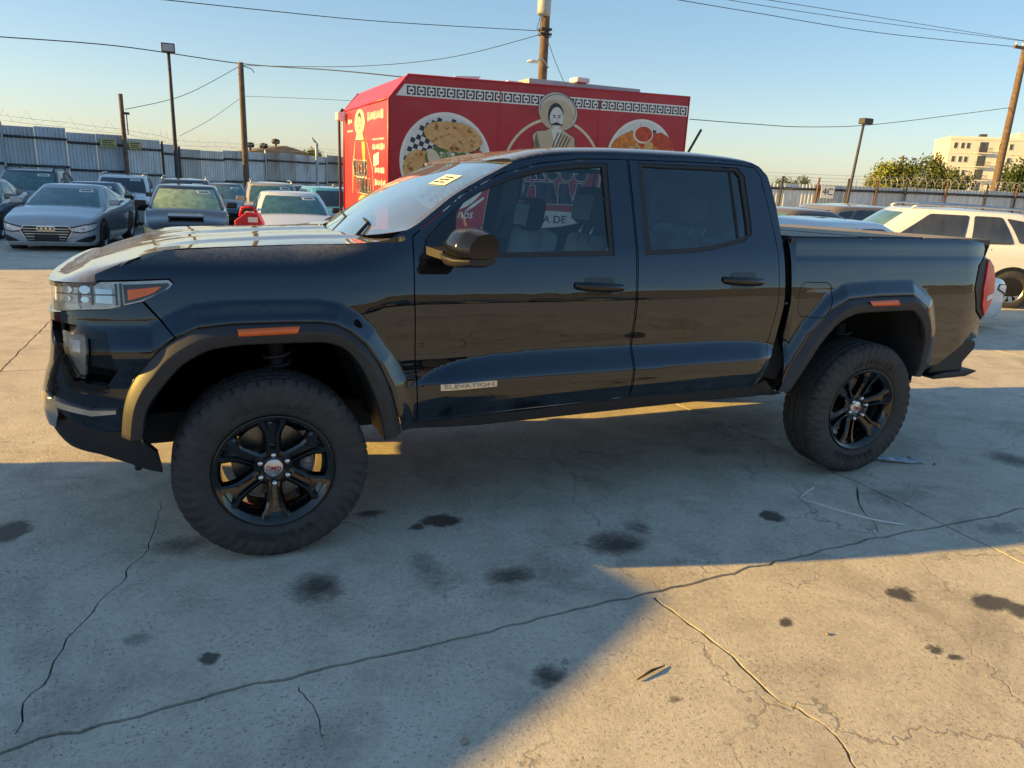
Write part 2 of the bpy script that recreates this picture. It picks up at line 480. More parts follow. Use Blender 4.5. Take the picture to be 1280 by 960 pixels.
# ------------------------------------------------------------------ ground
def g_h(y):
    t = np.maximum(np.asarray(y, float)+0.955, 0); return -0.0305*t*t/(t+0.15)
def gh(y): return float(g_h(y))
STAINS = [(-0.3,-1.59,0.054,0.05,0.9),(0.11,-1.26,0.134,0.146,0.7),(-0.53,-1.4,0.055,0.055,0.5),(-1.1,-0.33,0.116,0.158,0.95),(-0.38,-0.72,0.189,0.108,0.55),(0.77,-0.83,0.157,0.086,0.9),(0.64,-0.87,0.053,0.049,0.8),(1.49,-1.3,0.186,0.144,0.75),(0.91,-1.41,0.138,0.085,0.7),(1.12,-1.46,0.212,0.257,0.4),(0.58,-1.28,0.095,0.25,0.45),(0.77,-2.05,0.078,0.076,0.75),(2.42,-1.3,0.083,0.081,1.0),(1.81,-2.08,0.039,0.041,0.8),(2.44,-2.07,0.091,0.073,0.95),(2.77,-2.25,0.138,0.091,0.95),(2.83,-2.35,0.089,0.118,0.95),(2.23,-2.4,0.035,0.035,0.8),(2.26,-2.48,0.041,0.034,0.85),(1.12,-2.32,0.032,0.028,0.6),(3.03,-0.05,0.417,0.454,0.4),(4.59,-1.1,0.174,0.164,0.7),(3.31,-1.3,0.341,0.178,0.45),(1.68,-1.2,0.089,0.105,0.6),(2.8,-0.39,0.246,0.155,0.4),(3.51,-1.78,0.18,0.091,0.5),(2.14,-1.6,0.157,0.116,0.3),(0.46,-0.64,0.078,0.054,0.7),(0.02,-0.1,0.379,0.328,0.4),(3.27,-0.93,0.313,0.357,0.4)]
def concrete():
    g = NG('concrete'); c = g.coord()
    a = g.noise(c, 0.45, 6, 0.6); b = g.noise(c, 3.5, 8, 0.65); f = g.noise(c, 38, 8, 0.7); fine = g.noise(c, 230, 4, 0.7)
    col = g.ramp(b, [(0.25, (0.46, 0.415, 0.335)), (0.5, (0.60, 0.548, 0.450)), (0.75, (0.68, 0.628, 0.525))])
    col = g.mix(0.55, col, g.ramp(a, [(0.3, (0.40, 0.40, 0.40)), (0.7, (0.62, 0.61, 0.60))]), 'OVERLAY')
    col = g.mix(0.45, col, g.ramp(f, [(0.30, 0.30), (0.6, 0.6)]), 'OVERLAY')
    col = g.mix(0.55, col, g.ramp(fine, [(0.32, 0.28), (0.68, 0.68)]), 'OVERLAY')
    # worn patches and dirt pockets
    w1 = g.ramp(g.noise(c, 1.6, 8, 0.7, dist=0.6), [(0.52, 0.0), (0.72, 0.55)])
    col = g.mix(w1, col, (0.19, 0.165, 0.14))
    pit = g.ramp(g.noise(c, 75, 4, 0.65), [(0.57, 0.0), (0.66, 1.0)])
    pit2 = g.ramp(g.noise(c, 5.5, 5, 0.6), [(0.40, 0.0), (0.62, 1.0)])
    col = g.mix(g.math('MULTIPLY', g.math('MULTIPLY', pit, pit2), 0.70), col, (0.085, 0.075, 0.065))
    # hairline crazing
    vw = g.n('TexVoronoi', feature='DISTANCE_TO_EDGE'); wv = g.n('VectorMath', operation='ADD')
    g.l(c, wv.inputs[0]); sc = g.n('VectorMath', operation='SCALE'); g.l(g.noise(c, 2.2, 5, 0.6, out=1), sc.inputs[0]); sc.inputs['Scale'].default_value = 0.55
    g.l(sc.outputs[0], wv.inputs[1]); g.l(wv.outputs[0], vw.inputs['Vector']); vw.inputs['Scale'].default_value = 0.9
    hair = g.ramp(vw.outputs['Distance'], [(0.0, 1.0), (0.006, 0.0)])
    hair = g.math('MULTIPLY', hair, g.ramp(g.noise(c, 0.9, 3), [(0.45, 0.0), (0.6, 0.55)]))
    col = g.mix(hair, col, (0.06, 0.053, 0.046))
    # oil and water stains, each with its own outline
    sx = g.n('SeparateXYZ'); wob = g.n('VectorMath', operation='ADD'); g.l(c, wob.inputs[0])
    ws = g.n('VectorMath', operation='MULTIPLY_ADD'); g.l(g.noise(c, 7.0, 6, 0.65, out=1), ws.inputs[0])
    ws.inputs[1].default_value = (0.11, 0.11, 0); ws.inputs[2].default_value = (-0.055, -0.055, 0)
    g.l(ws.outputs[0], wob.inputs[1]); wob2 = g.n('VectorMath', operation='ADD'); g.l(wob.outputs[0], wob2.inputs[0])
    ws2 = g.n('VectorMath', operation='MULTIPLY_ADD'); g.l(g.noise(c, 32, 6, 0.7, out=1), ws2.inputs[0])
    ws2.inputs[1].default_value = (0.05, 0.05, 0); ws2.inputs[2].default_value = (-0.025, -0.025, 0)
    g.l(ws2.outputs[0], wob2.inputs[1]); g.l(wob2.outputs[0], sx.inputs[0])
    tot = None
    for (x, y, rx, ry, s) in STAINS:
        kk = 0.85 if s > 0.85 else 1.0
        dx = g.math('MULTIPLY', g.math('SUBTRACT', sx.outputs[0], x), 1/(rx*kk)); dy = g.math('MULTIPLY', g.math('SUBTRACT', sx.outputs[1], y), 1/(ry*kk))
        q = g.math('ADD', g.math('MULTIPLY', dx, dx), g.math('MULTIPLY', dy, dy))
        soft = 0.9 if s > 0.7 else 1.6
        v = g.math('MULTIPLY', g.math('SUBTRACT', 1.0, g.math('MULTIPLY', q, 1/(1+soft*0.3)), True), 1.5*s if s > 0.85 else s*1.35)
        tot = v if tot is None else g.math('MAXIMUM', tot, v)
    tex = g.math('ADD', g.math('MULTIPLY', g.noise(c, 6, 10, 0.75, dist=0.8), 0.75), g.math('MULTIPLY', g.noise(g.mapping(c, (1, 2.6, 1)), 26, 6, 0.7), 0.45))
    lv = g.math('ADD', g.math('MINIMUM', tot, 1.05), g.math('MULTIPLY', g.math('SUBTRACT', tex, 0.60), 1.25))
    sf = g.math('MULTIPLY', g.ramp(lv, [(0.34, 0.0), (0.62, 0.42), (0.95, 0.86)]), g.ramp(tot, [(0.02, 0.0), (0.12, 1.0)]))
    col = g.mix(sf, col, (0.030, 0.027, 0.025))
    rough = g.math('SUBTRACT', 0.88, g.math('MULTIPLY', sf, 0.35))
    hsum = g.math('ADD', g.math('MULTIPLY', f, 0.55), g.math('MULTIPLY', fine, 0.30))
    hsum = g.math('SUBTRACT', hsum, g.math('MULTIPLY', hair, 0.5))
    hsum = g.math('SUBTRACT', hsum, g.math('MULTIPLY', pit, 0.25))
    nr = g.bump(hsum, 0.75, 0.014)
    return g.done(g.bsdf(col, rough, 0.0, 0.35, normal=nr))
concrete()
plain('joint_dirt', (0.050, 0.043, 0.036), 0.95, var=0.4, scale=20, bump=0.5)

gm = MB()
xs = np.array([-900, -300, -120, -60, -30, -10, 10, 30, 60, 120, 300, 900.0])
ys = np.array([-900, -300, -100, -40, -15, -4, -2, -1, -0.5, 0, 1, 2, 3, 4, 6, 9, 14, 20, 28, 40, 60, 100, 180, 400, 900.0])
X, Y = np.meshgrid(xs, ys, indexing='ij')
gm.grid(np.stack([X, Y, g_h(np.minimum(Y, 60.0))-0.035], -1))
lot = struct(gm.obj('concrete_lot', 'joint_dirt'))
# far ground beyond the slabs is the same concrete, 20 mm above the dirt bed, in four strips round the slab field
X0, X1, Y0, Y1 = -26.77, 38.23, -26.0, 31.0
for k, (xa, xb, ya, yb) in enumerate([(-900, X0, -900, 900), (X1, 900, -900, 900), (X0, X1, -900, Y0), (X0, X1, Y1, 900)]):
    b = MB(); yy = np.unique(np.clip(ys, ya, yb)); xx = np.array([xa, xb])
    XX, YY = np.meshgrid(xx, yy, indexing='ij'); b.grid(np.stack([XX, YY, g_h(np.minimum(YY, 60.0))-0.012], -1))
    b.obj('apron', 'concrete', lot)

J1 = [(-0.86,-1.85),(-0.71,-1.82),(-0.55,-1.82),(-0.38,-1.80),(-0.21,-1.78),(-0.06,-1.79),(0.09,-1.77),(0.33,-1.77),(0.63,-1.76),(0.83,-1.75),(1.05,-1.73),(1.40,-1.72),(1.69,-1.71),(2.01,-1.69),(2.36,-1.67),(2.77,-1.65),(3.07,-1.66),(3.24,-1.66)]
J2 = [(3.26,-1.40),(3.25,-1.08),(3.22,-0.92),(3.23,-0.65),(3.23,-0.35),(3.21,-0.01),(3.18,0.38)]
def jag(a, b, n, amp):
    a = np.array(a); b = np.array(b); d = b-a; p = np.array((-d[1], d[0]))/np.hypot(*d)
    return [tuple(a+d*t+p*rng.normal(0, amp)) for t in np.linspace(0, 1, n+1)[1:-1]]
def chip(line, n=4, amp=0.004):
    out = [line[0]]
    for a, b in zip(line[:-1], line[1:]):
        k = max(2, int(np.hypot(b[0]-a[0], b[1]-a[1])/0.05)); out += jag(a, b, k, amp)+[b]
    return out
cx = [X0+5.0*i for i in range(14)]                       # slab joints across
cy = [-26.0, -21.15, -16.3, -11.45, -6.6, -1.70, 3.0, 7.7, 12.4, 17.1, 21.8, 26.4, 31.0]
def crack(line, w0=0.007, w1=0.002, amp=0.005):
    line = chip(line, amp=amp); n = len(line); L = []; Rr = []
    for i, p in enumerate(line):
        a = np.array(line[max(0, i-1)]); b = np.array(line[min(n-1, i+1)]); d = b-a; d = d/(np.hypot(*d)+1e-9); q = np.array((-d[1], d[0]))
        wd = (w0+(w1-w0)*i/(n-1))*(0.5+rng.random())
        L.append(tuple(np.array(p)+q*wd/2)); Rr.append(tuple(np.array(p)-q*wd/2))
    return L+Rr[::-1]
C1 = [(1.40,-1.76),(1.42,-1.91),(1.44,-2.02),(1.45,-2.13),(1.45,-2.24),(1.45,-2.34),(1.45,-2.42),(1.47,-2.46),(1.49,-2.52),(1.51,-2.58),(1.51,-2.62),(1.49,-2.69),(1.46,-2.76),(1.48,-2.95),(1.44,-3.2)]
C2 = [(-0.83,-1.78),(-0.83,-1.68),(-0.82,-1.60),(-0.78,-1.52),(-0.76,-1.38),(-0.73,-1.26),(-0.68,-1.11),(-0.61,-0.99),(-0.58,-0.83),(-0.52,-0.71),(-0.51,-0.56),(-0.50,-0.43),(-0.49,-0.16)]
C3 = [(-0.03,-1.84),(-0.02,-1.88),(0.0,-1.94),(0.01,-2.02),(0.01,-2.12)]
C4 = [(3.19,-1.14),(3.05,-1.28),(2.95,-1.41),(2.92,-1.49),(2.83,-1.61)]
C5 = [(3.30,-1.13),(3.51,-1.19),(3.77,-1.35),(4.09,-1.52)]
C6 = [(1.47,-2.46),(1.62,-2.5),(1.7,-2.56)]
near = {}
gap = 0.013
for i in range(len(cx)-1):
    for j in range(len(cy)-1):
        xa, xb, ya, yb = cx[i], cx[i+1], cy[j], cy[j+1]
        holes = []; st = 1.2; edge = 1.2
        nearx = -6.9 < xa < 8.0 and -7 < ya < 4
        if nearx: st = 0.35; edge = 0.5
        def side_line(a, b): return jag(a, b, 40, 0.006) if nearx else []
        # shared edges use the same jagged line (seeded by the edge)
        def shared(key, a, b, custom=None):
            if key not in near:
                near[key] = custom if custom else ([a]+side_line(a, b)+[b])
            return near[key]
        bot = shared(('h', i, j), (xa, ya), (xb, ya)); top = shared(('h', i, j+1), (xa, yb), (xb, yb))
        lef = shared(('v', i, j), (xa, ya), (xa, yb)); rig = shared(('v', i+1, j), (xb, ya), (xb, yb))
        if abs(xb-3.23) < 0.02 and abs(ya+1.70) < 0.02:
            near[('v', i+1, j)] = rig = [(xb+0.02, -1.66)]+chip(J2, amp=0.006)+[(xb-0.07, 1.6), (xb-0.05, yb)]
        if abs(xb-3.23) < 0.02 and abs(yb+1.70) < 0.02:
            near[('h', i, j+1)] = top = [(xa, yb)]+chip([(xa+0.12, -1.73), (-1.35, -1.82)]+J1, amp=0.006)+[(xb+0.02, -1.66)]
            rig = [(xb, ya)]+jag((xb, ya), (xb+0.02, -1.66), 40, 0.006)+[(xb+0.02, -1.66)]; near[('v', i+1, j)] = rig
            holes += [crack(C1, 0.013, 0.008, 0.007), crack(C3, 0.005, 0.002)]
        if abs(xa-3.23) < 0.02 and abs(yb+1.70) < 0.02:
            near[('h', i, j+1)] = top = [(xa+0.02, -1.66)]+chip([(xa+0.3, -1.665), (3.9, -1.65), (5.0, -1.68), (xb-0.2, -1.70)], amp=0.005)+[(xb, yb)]
        if abs(xb-3.23) < 0.02 and abs(ya+1.70) < 0.02:
            holes += [crack(C2, 0.007, 0.003, 0.008), crack(C4, 0.010, 0.008)]
        if abs(xa-3.23) < 0.02 and abs(ya+1.70) < 0.02:
            holes += [crack(C5, 0.006, 0.003)]
        poly = bot[:-1]+rig[:-1]+top[::-1][:-1]+lef[::-1][:-1]
        poly = inset(poly, gap/2+(0.002*rng.random()))
        patch('slab', poly, lambda u, v: (u, v, g_h(v)), 'concrete', lot, step=st, holes=holes, thick=0.034, out_hint=(0, 0, 1), edge=edge)

# ------------------------------------------------------------------ fences
def corrugated(name, base=(0.36, 0.40, 0.44), rust=0.25, vert=1.0):
    g = NG(name); c = g.coord()
    s = g.noise(g.mapping(c, (5, 5, 0.35)), 1.0, 6, 0.6); b = g.noise(c, 0.8, 5)
    col = g.ramp(s, [(0.3, tuple(v*0.75 for v in base)), (0.7, tuple(v*1.12 for v in base))])
    oi = g.n('ObjectInfo'); col = g.mix(1.0, col, g.ramp(oi.outputs['Random'], [(0.0, (0.66, 0.66, 0.64)), (0.5, (0.9, 0.92, 0.95)), (1.0, (1.0, 0.98, 0.93))]), 'MULTIPLY')
    rm = g.math('MULTIPLY', g.ramp(b, [(0.5, 0.0), (0.62, 1.0)]), g.ramp(s, [(0.42, 0.0), (0.6, 1.0)]))
    col = g.mix(g.math('MULTIPLY', rm, rust), col, (0.20, 0.09, 0.05))
    return g.done(g.bsdf(col, 0.55, 0.25, 0.4))
corrugated('sheet_blue_grey', (0.62, 0.70, 0.76), 0.35)
corrugated('sheet_worn', (0.66, 0.70, 0.72), 0.8)
corrugated('sheet_rusty', (0.48, 0.45, 0.42), 0.9)
corrugated('sheet_pale', (0.70, 0.74, 0.76), 0.35)
def sheet(L, H, pitch, depth):
    n = max(2, int(round(L/pitch))); P = []
    for i in range(n):
        for q, d in ((0.0, 0), (0.3, 0), (0.5, depth), (0.8, depth)):
            P.append(((i+q)*L/n, -d))
    P.append((L, 0))
    b = MB(); A = np.array([[(x, y, 0.0), (x, y, H)] for x, y in P]); b.grid(A, sm=False)
    return b.mesh('sheet')
def rail(b, p, q, s=0.05):
    b.tube([p, q], s, 4)

fl = thing('corrugated_fence', 'tall grey corrugated metal fence with rusty patches behind the parked cars on the left', 'fence', (-9.0, 33.0, gh(33)))
FL = [(-8.88, 32.96), (-7.11, 33.29), (-4.9, 34.0), (-2.75, 34.74), (-1.35, 36.0), (-0.62, 37.11), (1.5, 39.0), (3.71, 40.92), (5.6, 42.4), (7.5, 43.8), (9.41, 45.26), (11.4, 46.8)]
FLT = [2.52, 2.46, 2.34, 2.22, 2.07, 1.90, 1.95, 1.98, 1.95, 1.99, 1.96]
o0 = Vector((-9.0, 33.0, gh(33)))
mats = ['sheet_blue_grey']*5+['sheet_pale', 'sheet_worn', 'sheet_rusty', 'sheet_worn', 'sheet_rusty', 'sheet_worn']
def barb(b, P, Q, zs):
    for z in zs:
        b.tube([(P[0], P[1], z[0]), ((P[0]+Q[0])/2, (P[1]+Q[1])/2, (z[0]+z[1])/2-0.03), (Q[0], Q[1], z[1])], 0.007, 3)
for i in range(len(FL)-1):
    a = np.array(FL[i]); b2 = np.array(FL[i+1]); d = b2-a; L = float(np.hypot(*d)); an = math.atan2(d[1], d[0])
    zt = FLT[i]; zb = gh(a[1])-0.02
    nsub = 2 if L > 1.9 else 1
    for k in range(nsub):
        p = a+d*k/nsub; drop = 0.0 if nsub == 1 else rng.uniform(-0.03, 0.03)
        mt = mats[i] if not (k == 1 and i >= 6) else random.choice(['sheet_worn', 'sheet_pale', 'sheet_rusty'])
        o = add_obj('metal_sheet', sheet(L/nsub-0.01, zt+drop-zb, 0.15, 0.035), mt, fl, Vector((p[0], p[1], zb))-o0, (0, 0, an))
    nx, ny = d[1]/L, -d[0]/L
    for h in (zt-0.42, zt-1.55):
        rb = MB(); rail(rb, (a[0]+nx*0.07-o0.x, a[1]+ny*0.07-o0.y, h-o0.z), (b2[0]+nx*0.07-o0.x, b2[1]+ny*0.07-o0.y, h-0.02-o0.z), 0.05); rb.obj('rail', 'dark_steel', fl)
    if i in (1, 3, 4, 5, 7, 9):
      pb = MB(); pb.box((-0.035, -0.035, 0), (0.035, 0.035, zt-zb+0.12)); pb.obj('post', 'dark_steel' if i in (4, 5) else 'galvanised', fl, Vector((a[0]+nx*0.1, a[1]+ny*0.1, zb))-o0, (0, 0, an))
    wb = MB(); barb(wb, FL[i], FL[i+1], [(FLT[i]+h, (FLT[i+1] if i+1 < len(FLT) else zt)+h) for h in (0.18, 0.38)])
    w_ = wb.obj('barbed_wire', 'galvanised', fl); w_.location = -o0
cb = MB(); pts = []
for i in range(len(FL)-1):
    a = np.array(FL[i]); b2 = np.array(FL[i+1]); n = 26
    for k in range(n):
        t = k/n; p = a+(b2-a)*t; an = 2*math.pi*k/n*3.0
        z = FLT[i]+0.36; pts.append((p[0]+0.03*math.cos(an), p[1]+0.22*math.cos(an), z+0.24*math.sin(an)))
cb.tube(pts, 0.0045, 3)
c_ = cb.obj('razor_coil', 'galvanised', fl); c_.location = -o0
for k, (x, y, z, wd) in enumerate([(-3.35, 34.42, 1.98, 0.66), (-2.35, 35.0, 1.93, 0.62)]):
    b = MB(); b.box((-wd/2, -0.012, -0.16), (wd/2, 0.012, 0.16)); 
    s_ = b.obj('warning_sign', 'sign_yellow' if 'sign_yellow' in MATS else plain('sign_yellow', (0.42, 0.38, 0.17), 0.7), None, (x, y-0.16, z), (0, 0, R(20+20*k)))
    tag(s_, 'small faded yellow sign on the left fence, '+('left of the short brown post' if k == 0 else 'right of the short brown post'), 'sign', 'yellow signs on the fence')
    for q in range(3):
        b = MB(); b.box((-wd*0.36, -0.017, 0.09-0.09*q-0.018), (wd*(0.36-0.1*(q % 2)), -0.0125, 0.09-0.09*q+0.018)); b.obj('print_line', 'ink_black', s_)

fr = thing('sheet_metal_fence', 'pale weathered sheet metal fence topped with razor wire behind the cars on the right', 'fence', (27.3, 29.4, gh(29.4)))
o1 = Vector((27.3, 29.4, gh(29.4)))
FRp = [(27.33, 29.39, 1.69), (30.9, 27.85, 1.75), (35.7, 26.35, 1.82), (40.2, 24.96, 1.86), (45.76, 23.68, 1.89), (52, 22.2, 1.93)]
stn = []
for (xa, ya, za), (xb, yb, zb_) in zip(FRp[:-1], FRp[1:]):
    n = max(1, int(round(math.hypot(xb-xa, yb-ya)/2.0)))
    stn += [(xa+(xb-xa)*k/n, ya+(yb-ya)*k/n, za+(zb_-za)*k/n) for k in range(n)]
stn.append(FRp[-1])
for i in range(len(stn)-1):
    a = np.array(stn[i][:2]); b2 = np.array(stn[i+1][:2]); d = b2-a; L = float(np.hypot(*d)); an = math.atan2(d[1], d[0]); zt = stn[i][2]; zb = gh(a[1])-0.02
    add_obj('metal_sheet', sheet(L-0.02, zt-zb+rng.uniform(-0.05, 0.03), 0.20, 0.025), ['sheet_pale', 'sheet_pale', 'sheet_worn'][i % 3], fr, Vector((a[0], a[1], zb))-o1, (0, 0, an))
    rb = MB(); nx, ny = d[1]/L, -d[0]/L
    rail(rb, (a[0]+nx*0.07-o1.x, a[1]+ny*0.07-o1.y, zt-0.28-o1.z), (b2[0]+nx*0.07-o1.x, b2[1]+ny*0.07-o1.y, stn[i+1][2]-0.28-o1.z), 0.06)
    rb.obj('rail', 'dark_steel', fr)
    pb = MB(); pb.tube([(0, 0, 0), (0.10, 0, zt-zb+0.35)], 0.055, 6); pb.obj('post', 'dark_steel' if i % 2 else 'rust_brown', fr, Vector((a[0]+nx*0.14, a[1]+ny*0.14, zb))-o1)
cb = MB(); pts = []
for i in range(len(stn)-1):
    a = np.array(stn[i]); b2 = np.array(stn[i+1]); n = 66
    if a[0] < 32.5: continue
    for k in range(n):
        t = k/n; p = a+(b2-a)*t; an = 2*math.pi*k/n*5; rr = 0.27+0.03*math.sin(i*2.1+k*0.3)
        pts.append((p[0]+rr*0.5*math.cos(an), p[1]+rr*0.8*math.cos(an), p[2]+0.22+rr*math.sin(an)))
cb.tube(pts, 0.012, 3)
c_ = cb.obj('razor_coil', 'galvanised', fr); c_.location = -o1
cb = MB()
for h in (0.15, 0.33, 0.5):
    cb.tube([(x, y, z+h+0.02*math.sin(i*1.7)) for i, (x, y, z) in enumerate(stn)], 0.009, 3)
c_ = cb.obj('barbed_wire', 'galvanised', fr); c_.location = -o1
sg = thing('lot_row_sign', 'small white square sign reading 4C on the pale fence', 'sign', (31.35, 27.62-0.22, 0.98))
sg.rotation_euler = (0, 0, R(-20))
b = MB(); b.box((-0.36, -0.01, 0.06), (0.36, 0.02, 0.72)); b.obj('board', 'ink_white', sg)
t_ = add_obj('lettering', text_mesh('4C', 0.50), 'ink_black', sg, (0, -0.016, 0.39), (R(90), 0, 0))

# ------------------------------------------------------------------ poles, lamps and wires
def zfix(b, t):   # height of the top over the base for an upright pole
    k = math.hypot(b[0]-CAM_POS[0], b[1]-CAM_POS[1])/math.hypot(t[0]-CAM_POS[0], t[1]-CAM_POS[1]); return CAM_POS[2]+(t[2]-CAM_POS[2])*k
def pole(name, label, cat, x, y, zt, r0, r1, mat, lean=(0, 0), n=10):
    zb = gh(y); t = thing(name, label, cat, (x, y, zb-0.02)); h = zt-zb+0.02
    b = MB(); pts = [(lean[0]*k/5, lean[1]*k/5, h*k/5) for k in range(6)]
    b.tube(pts, [r0+(r1-r0)*k/5 for k in range(6)], n); b.obj('pole', mat, t); return t, h
t, h = pole('fence_post', 'short dark brown wooden post rising above the left fence', 'post', -2.72, 34.43, 4.05, 0.10, 0.09, 'wood_pole')
b = MB(); b.box((0.1, -0.25, h-0.85), (0.3, -0.1, h-0.75)); b.box((0.16, -0.22, h-1.7), (0.2, -0.18, h-0.8)); b.obj('bracket', 'dark_steel', t)
t, h = pole('light_pole', 'thin dark steel light pole with a square floodlight in front of the left fence', 'lamp post', -0.69, 35.03, 6.0, 0.11, 0.07, 'dark_steel')
b = MB(); b.box((-0.28, -0.25, h-0.05), (0.28, 0.2, h+0.34), 0.03); fl_ = b.obj('floodlight', 'dark_steel', t)
b = MB(); b.box((-0.23, -0.258, h), (0.23, -0.2505, h+0.29)); b.obj('lamp_glass', 'galvanised', fl_)
t, h = pole('utility_pole', 'bare sunlit wooden pole standing at the left fence', 'utility pole', 2.5, 37.59, 6.12, 0.17, 0.13, 'wood_pole')
b = MB(); b.tube([(0.1, 0, h-0.15), (0.5, 0, h-0.25), (0.62, 0, h-0.42)], 0.02, 5); b.obj('bracket', 'dark_steel', t)
t, h = pole('fence_post', 'bent grey pipe post at the rusty end of the left fence', 'post', 6.8, 42.44, 2.65, 0.09, 0.09, 'galvanised')
b = MB(); b.tube([(0, 0, h), (-0.12, 0, h+0.12), (-0.3, 0, h+0.3)], 0.06, 6); b.obj('arm', 'galvanised', t)
t, h = pole('utility_pole', 'tall wooden utility pole with a transformer and street lamp behind the red trailer', 'utility pole', 12.3, 23.38, 9.4, 0.20, 0.15, 'wood_pole', n=12)
zg = gh(23.38)
trb = MB(); trb.lathe([(0.0, 0.0), (0.22, 0.0), (0.25, 0.05), (0.25, 0.72), (0.22, 0.80), (0.10, 0.86), (0.0, 0.86)], 20, 'z')
tr_ = trb.obj('transformer', 'galvanised', t, (-0.22, -0.30, 7.18-zg)); 
b = MB(); b.tube([(0, 0, 0.8), (0, 0, 1.1)], 0.05, 8); b.tube([(0.1, 0.1, 0.8), (0.1, 0.1, 1.02)], 0.04, 8); b.obj('bushing', 'white_plastic', tr_)
b = MB(); b.tube([(0.18, -0.1, 5.45-zg), (-0.15, -0.25, 5.72-zg), (-0.42, -0.3, 5.64-zg)], 0.03, 6); arm = b.obj('lamp_arm', 'galvanised', t)
b = MB(); b.lathe([(0.0, -0.06), (0.13, -0.05), (0.15, 0.0), (0.09, 0.07), (0.0, 0.09)], 12, 'z'); hd = b.obj('lamp_head', 'white_plastic', arm, (-0.56, -0.3, 5.58-zg)); hd.scale = (1.6, 0.9, 0.8)
b = MB()
for k, zz in enumerate((7.9, 6.72, 6.55)):
    b.box((-0.2, -0.2, zz-zg), (0.2, 0.2, zz+0.08-zg))
b.obj('bracket', 'dark_steel', t)
b = MB()
for k in range(3):
    b.tube([(-0.34+0.05*k, -0.3, 7.15-zg), (-0.46+0.1*k, -0.3, 6.7-zg-0.1*k), (-0.1, -0.25, 6.46-zg+0.1*k), (0.2, -0.15, 6.5-zg+0.12*k)], 0.014, 4)
b.obj('drop_wire', 'wire_black', t)
t, h = pole('light_pole', 'slim leaning light pole with a box lamp behind the cars on the right', 'lamp post', 30.75, 25.5, 4.75, 0.085, 0.06, 'dark_steel', lean=(0.24, -0.10))
b = MB(); b.box((0.06, -0.30, h-0.02), (0.66, 0.10, h+0.26), 0.04); b.obj('floodlight', 'dark_steel', t)
t, h = pole('utility_pole', 'reddish brown leaning wooden utility pole in front of the apartment building', 'utility pole', 45.5, 28.1, 10.6, 0.24, 0.17, 'wood_pole', n=12)
b = MB(); b.box((-1.35, -0.32, h-0.75), (1.35, -0.19, h-0.6)); b.obj('crossarm', 'wood_pole', t)
for q in (-1.2, -0.6, 1.1):
    b = MB(); b.lathe([(0, 0), (0.07, 0), (0.05, 0.12), (0.07, 0.14), (0, 0.2)], 8, 'z'); b.obj('insulator', 'white_plastic', t, (q, -0.25, h-0.6))
t, h = pole('utility_pole', 'tiny far utility pole with crossarm rising behind the yellowish tree', 'utility pole', 106.0, 86.9, 7.0, 0.25, 0.2, 'wood_pole')
b = MB(); b.box((-0.9, -0.06, h-0.5), (0.9, 0.06, h-0.3)); b.box((-0.7, -0.06, h-1.1), (0.5, 0.06, h-0.95)); b.obj('crossarm', 'wood_pole', t)
def spline(pts, n=10):
    out = []; m = len(pts); P = [np.array(p) for p in pts]
    for i in range(m-1):
        p0 = P[max(0, i-1)]; p1 = P[i]; p2 = P[i+1]; p3 = P[min(m-1, i+2)]
        for k in range(n):
            t = k/n; out.append(tuple(0.5*((2*p1)+(-p0+p2)*t+(2*p0-5*p1+4*p2-p3)*t*t+(-p0+3*p1-3*p2+p3)*t**3)))
    out.append(tuple(P[-1])); return out
WIRES = [
 ('long overhead wire running from the top left edge past the bare wooden pole', [(-8.32,36.09,6.03),(-7.1,35.54,6.0),(-2.65,35.92,6.13),(2.55,38.8,6.20),(6.12,31.91,5.56),(8.19,25.1,4.81)], 0.022),
 ('high overhead wire from the top edge to the transformer pole', [(-0.83,20.22,5.65),(2.14,21.25,5.87),(6.17,23.03,6.27),(12.3,23.6,6.72)], 0.012),
 ('sagging wire from the transformer pole down to the bare wooden pole', [(12.25,23.6,6.6),(10.08,28.07,6.06),(7.0,32.76,5.89),(2.6,37.7,6.0)], 0.013),
 ('thin wire from the short brown post up to the bare wooden pole', [(-2.6,34.5,3.42),(-0.17,36.0,4.30),(2.45,37.6,5.95)], 0.013),
 ('lower thin wire rising to the bare wooden pole in the middle', [(-0.47,36.09,2.48),(0.92,37.3,3.34),(2.45,37.6,4.5)], 0.010),
 ('faint straight wire from the bare wooden pole to the red trailer', [(2.6,37.6,4.58),(5.18,35.4,4.54),(7.11,33.4,4.46)], 0.009),
 ('lowest of the three overhead wires at the top right', [(17.64,24.46,8.71),(25.81,27.97,9.55),(35.47,29.56,9.94),(45.3,28.0,10.0)], 0.016),
 ('middle overhead wire at the top right corner', [(19.43,23.71,8.81),(29.73,26.26,9.53),(48.92,29.64,10.81)], 0.012),
 ('uppermost overhead wire at the top right corner', [(20.92,23.09,8.88),(31.16,25.67,9.64),(49.4,29.3,10.72)], 0.012),
 ('low sagging wire crossing the sky to the leaning brown pole', [(18.57,22.58,4.0),(23.7,24.96,4.24),(28.38,26.4,4.46),(35.15,28.18,5.11),(45.4,28.1,6.72)], 0.016),
 ('guy wire slanting down from the transformer pole to the right', [(12.5,23.4,6.29),(13.02,23.06,5.03),(14.6,21.4,1.2)], 0.012)]
for lab, pts, r in WIRES:
    b = MB(); b.tube(spline(pts, 10), r, 4); tag(b.obj('overhead_wire', 'wire_black'), lab, 'wire', 'overhead wires')

# ------------------------------------------------------------------ far building and trees
plain('stucco_cream', (0.60, 0.60, 0.57), 0.9, var=0.06, scale=0.6)
plain('stucco_trim', (0.66, 0.66, 0.63), 0.9, var=0.05)
plain('window_dark', (0.06, 0.07, 0.085), 0.2, var=0.4, scale=1.0)
plain('roof_brown', (0.23, 0.17, 0.12), 0.9)
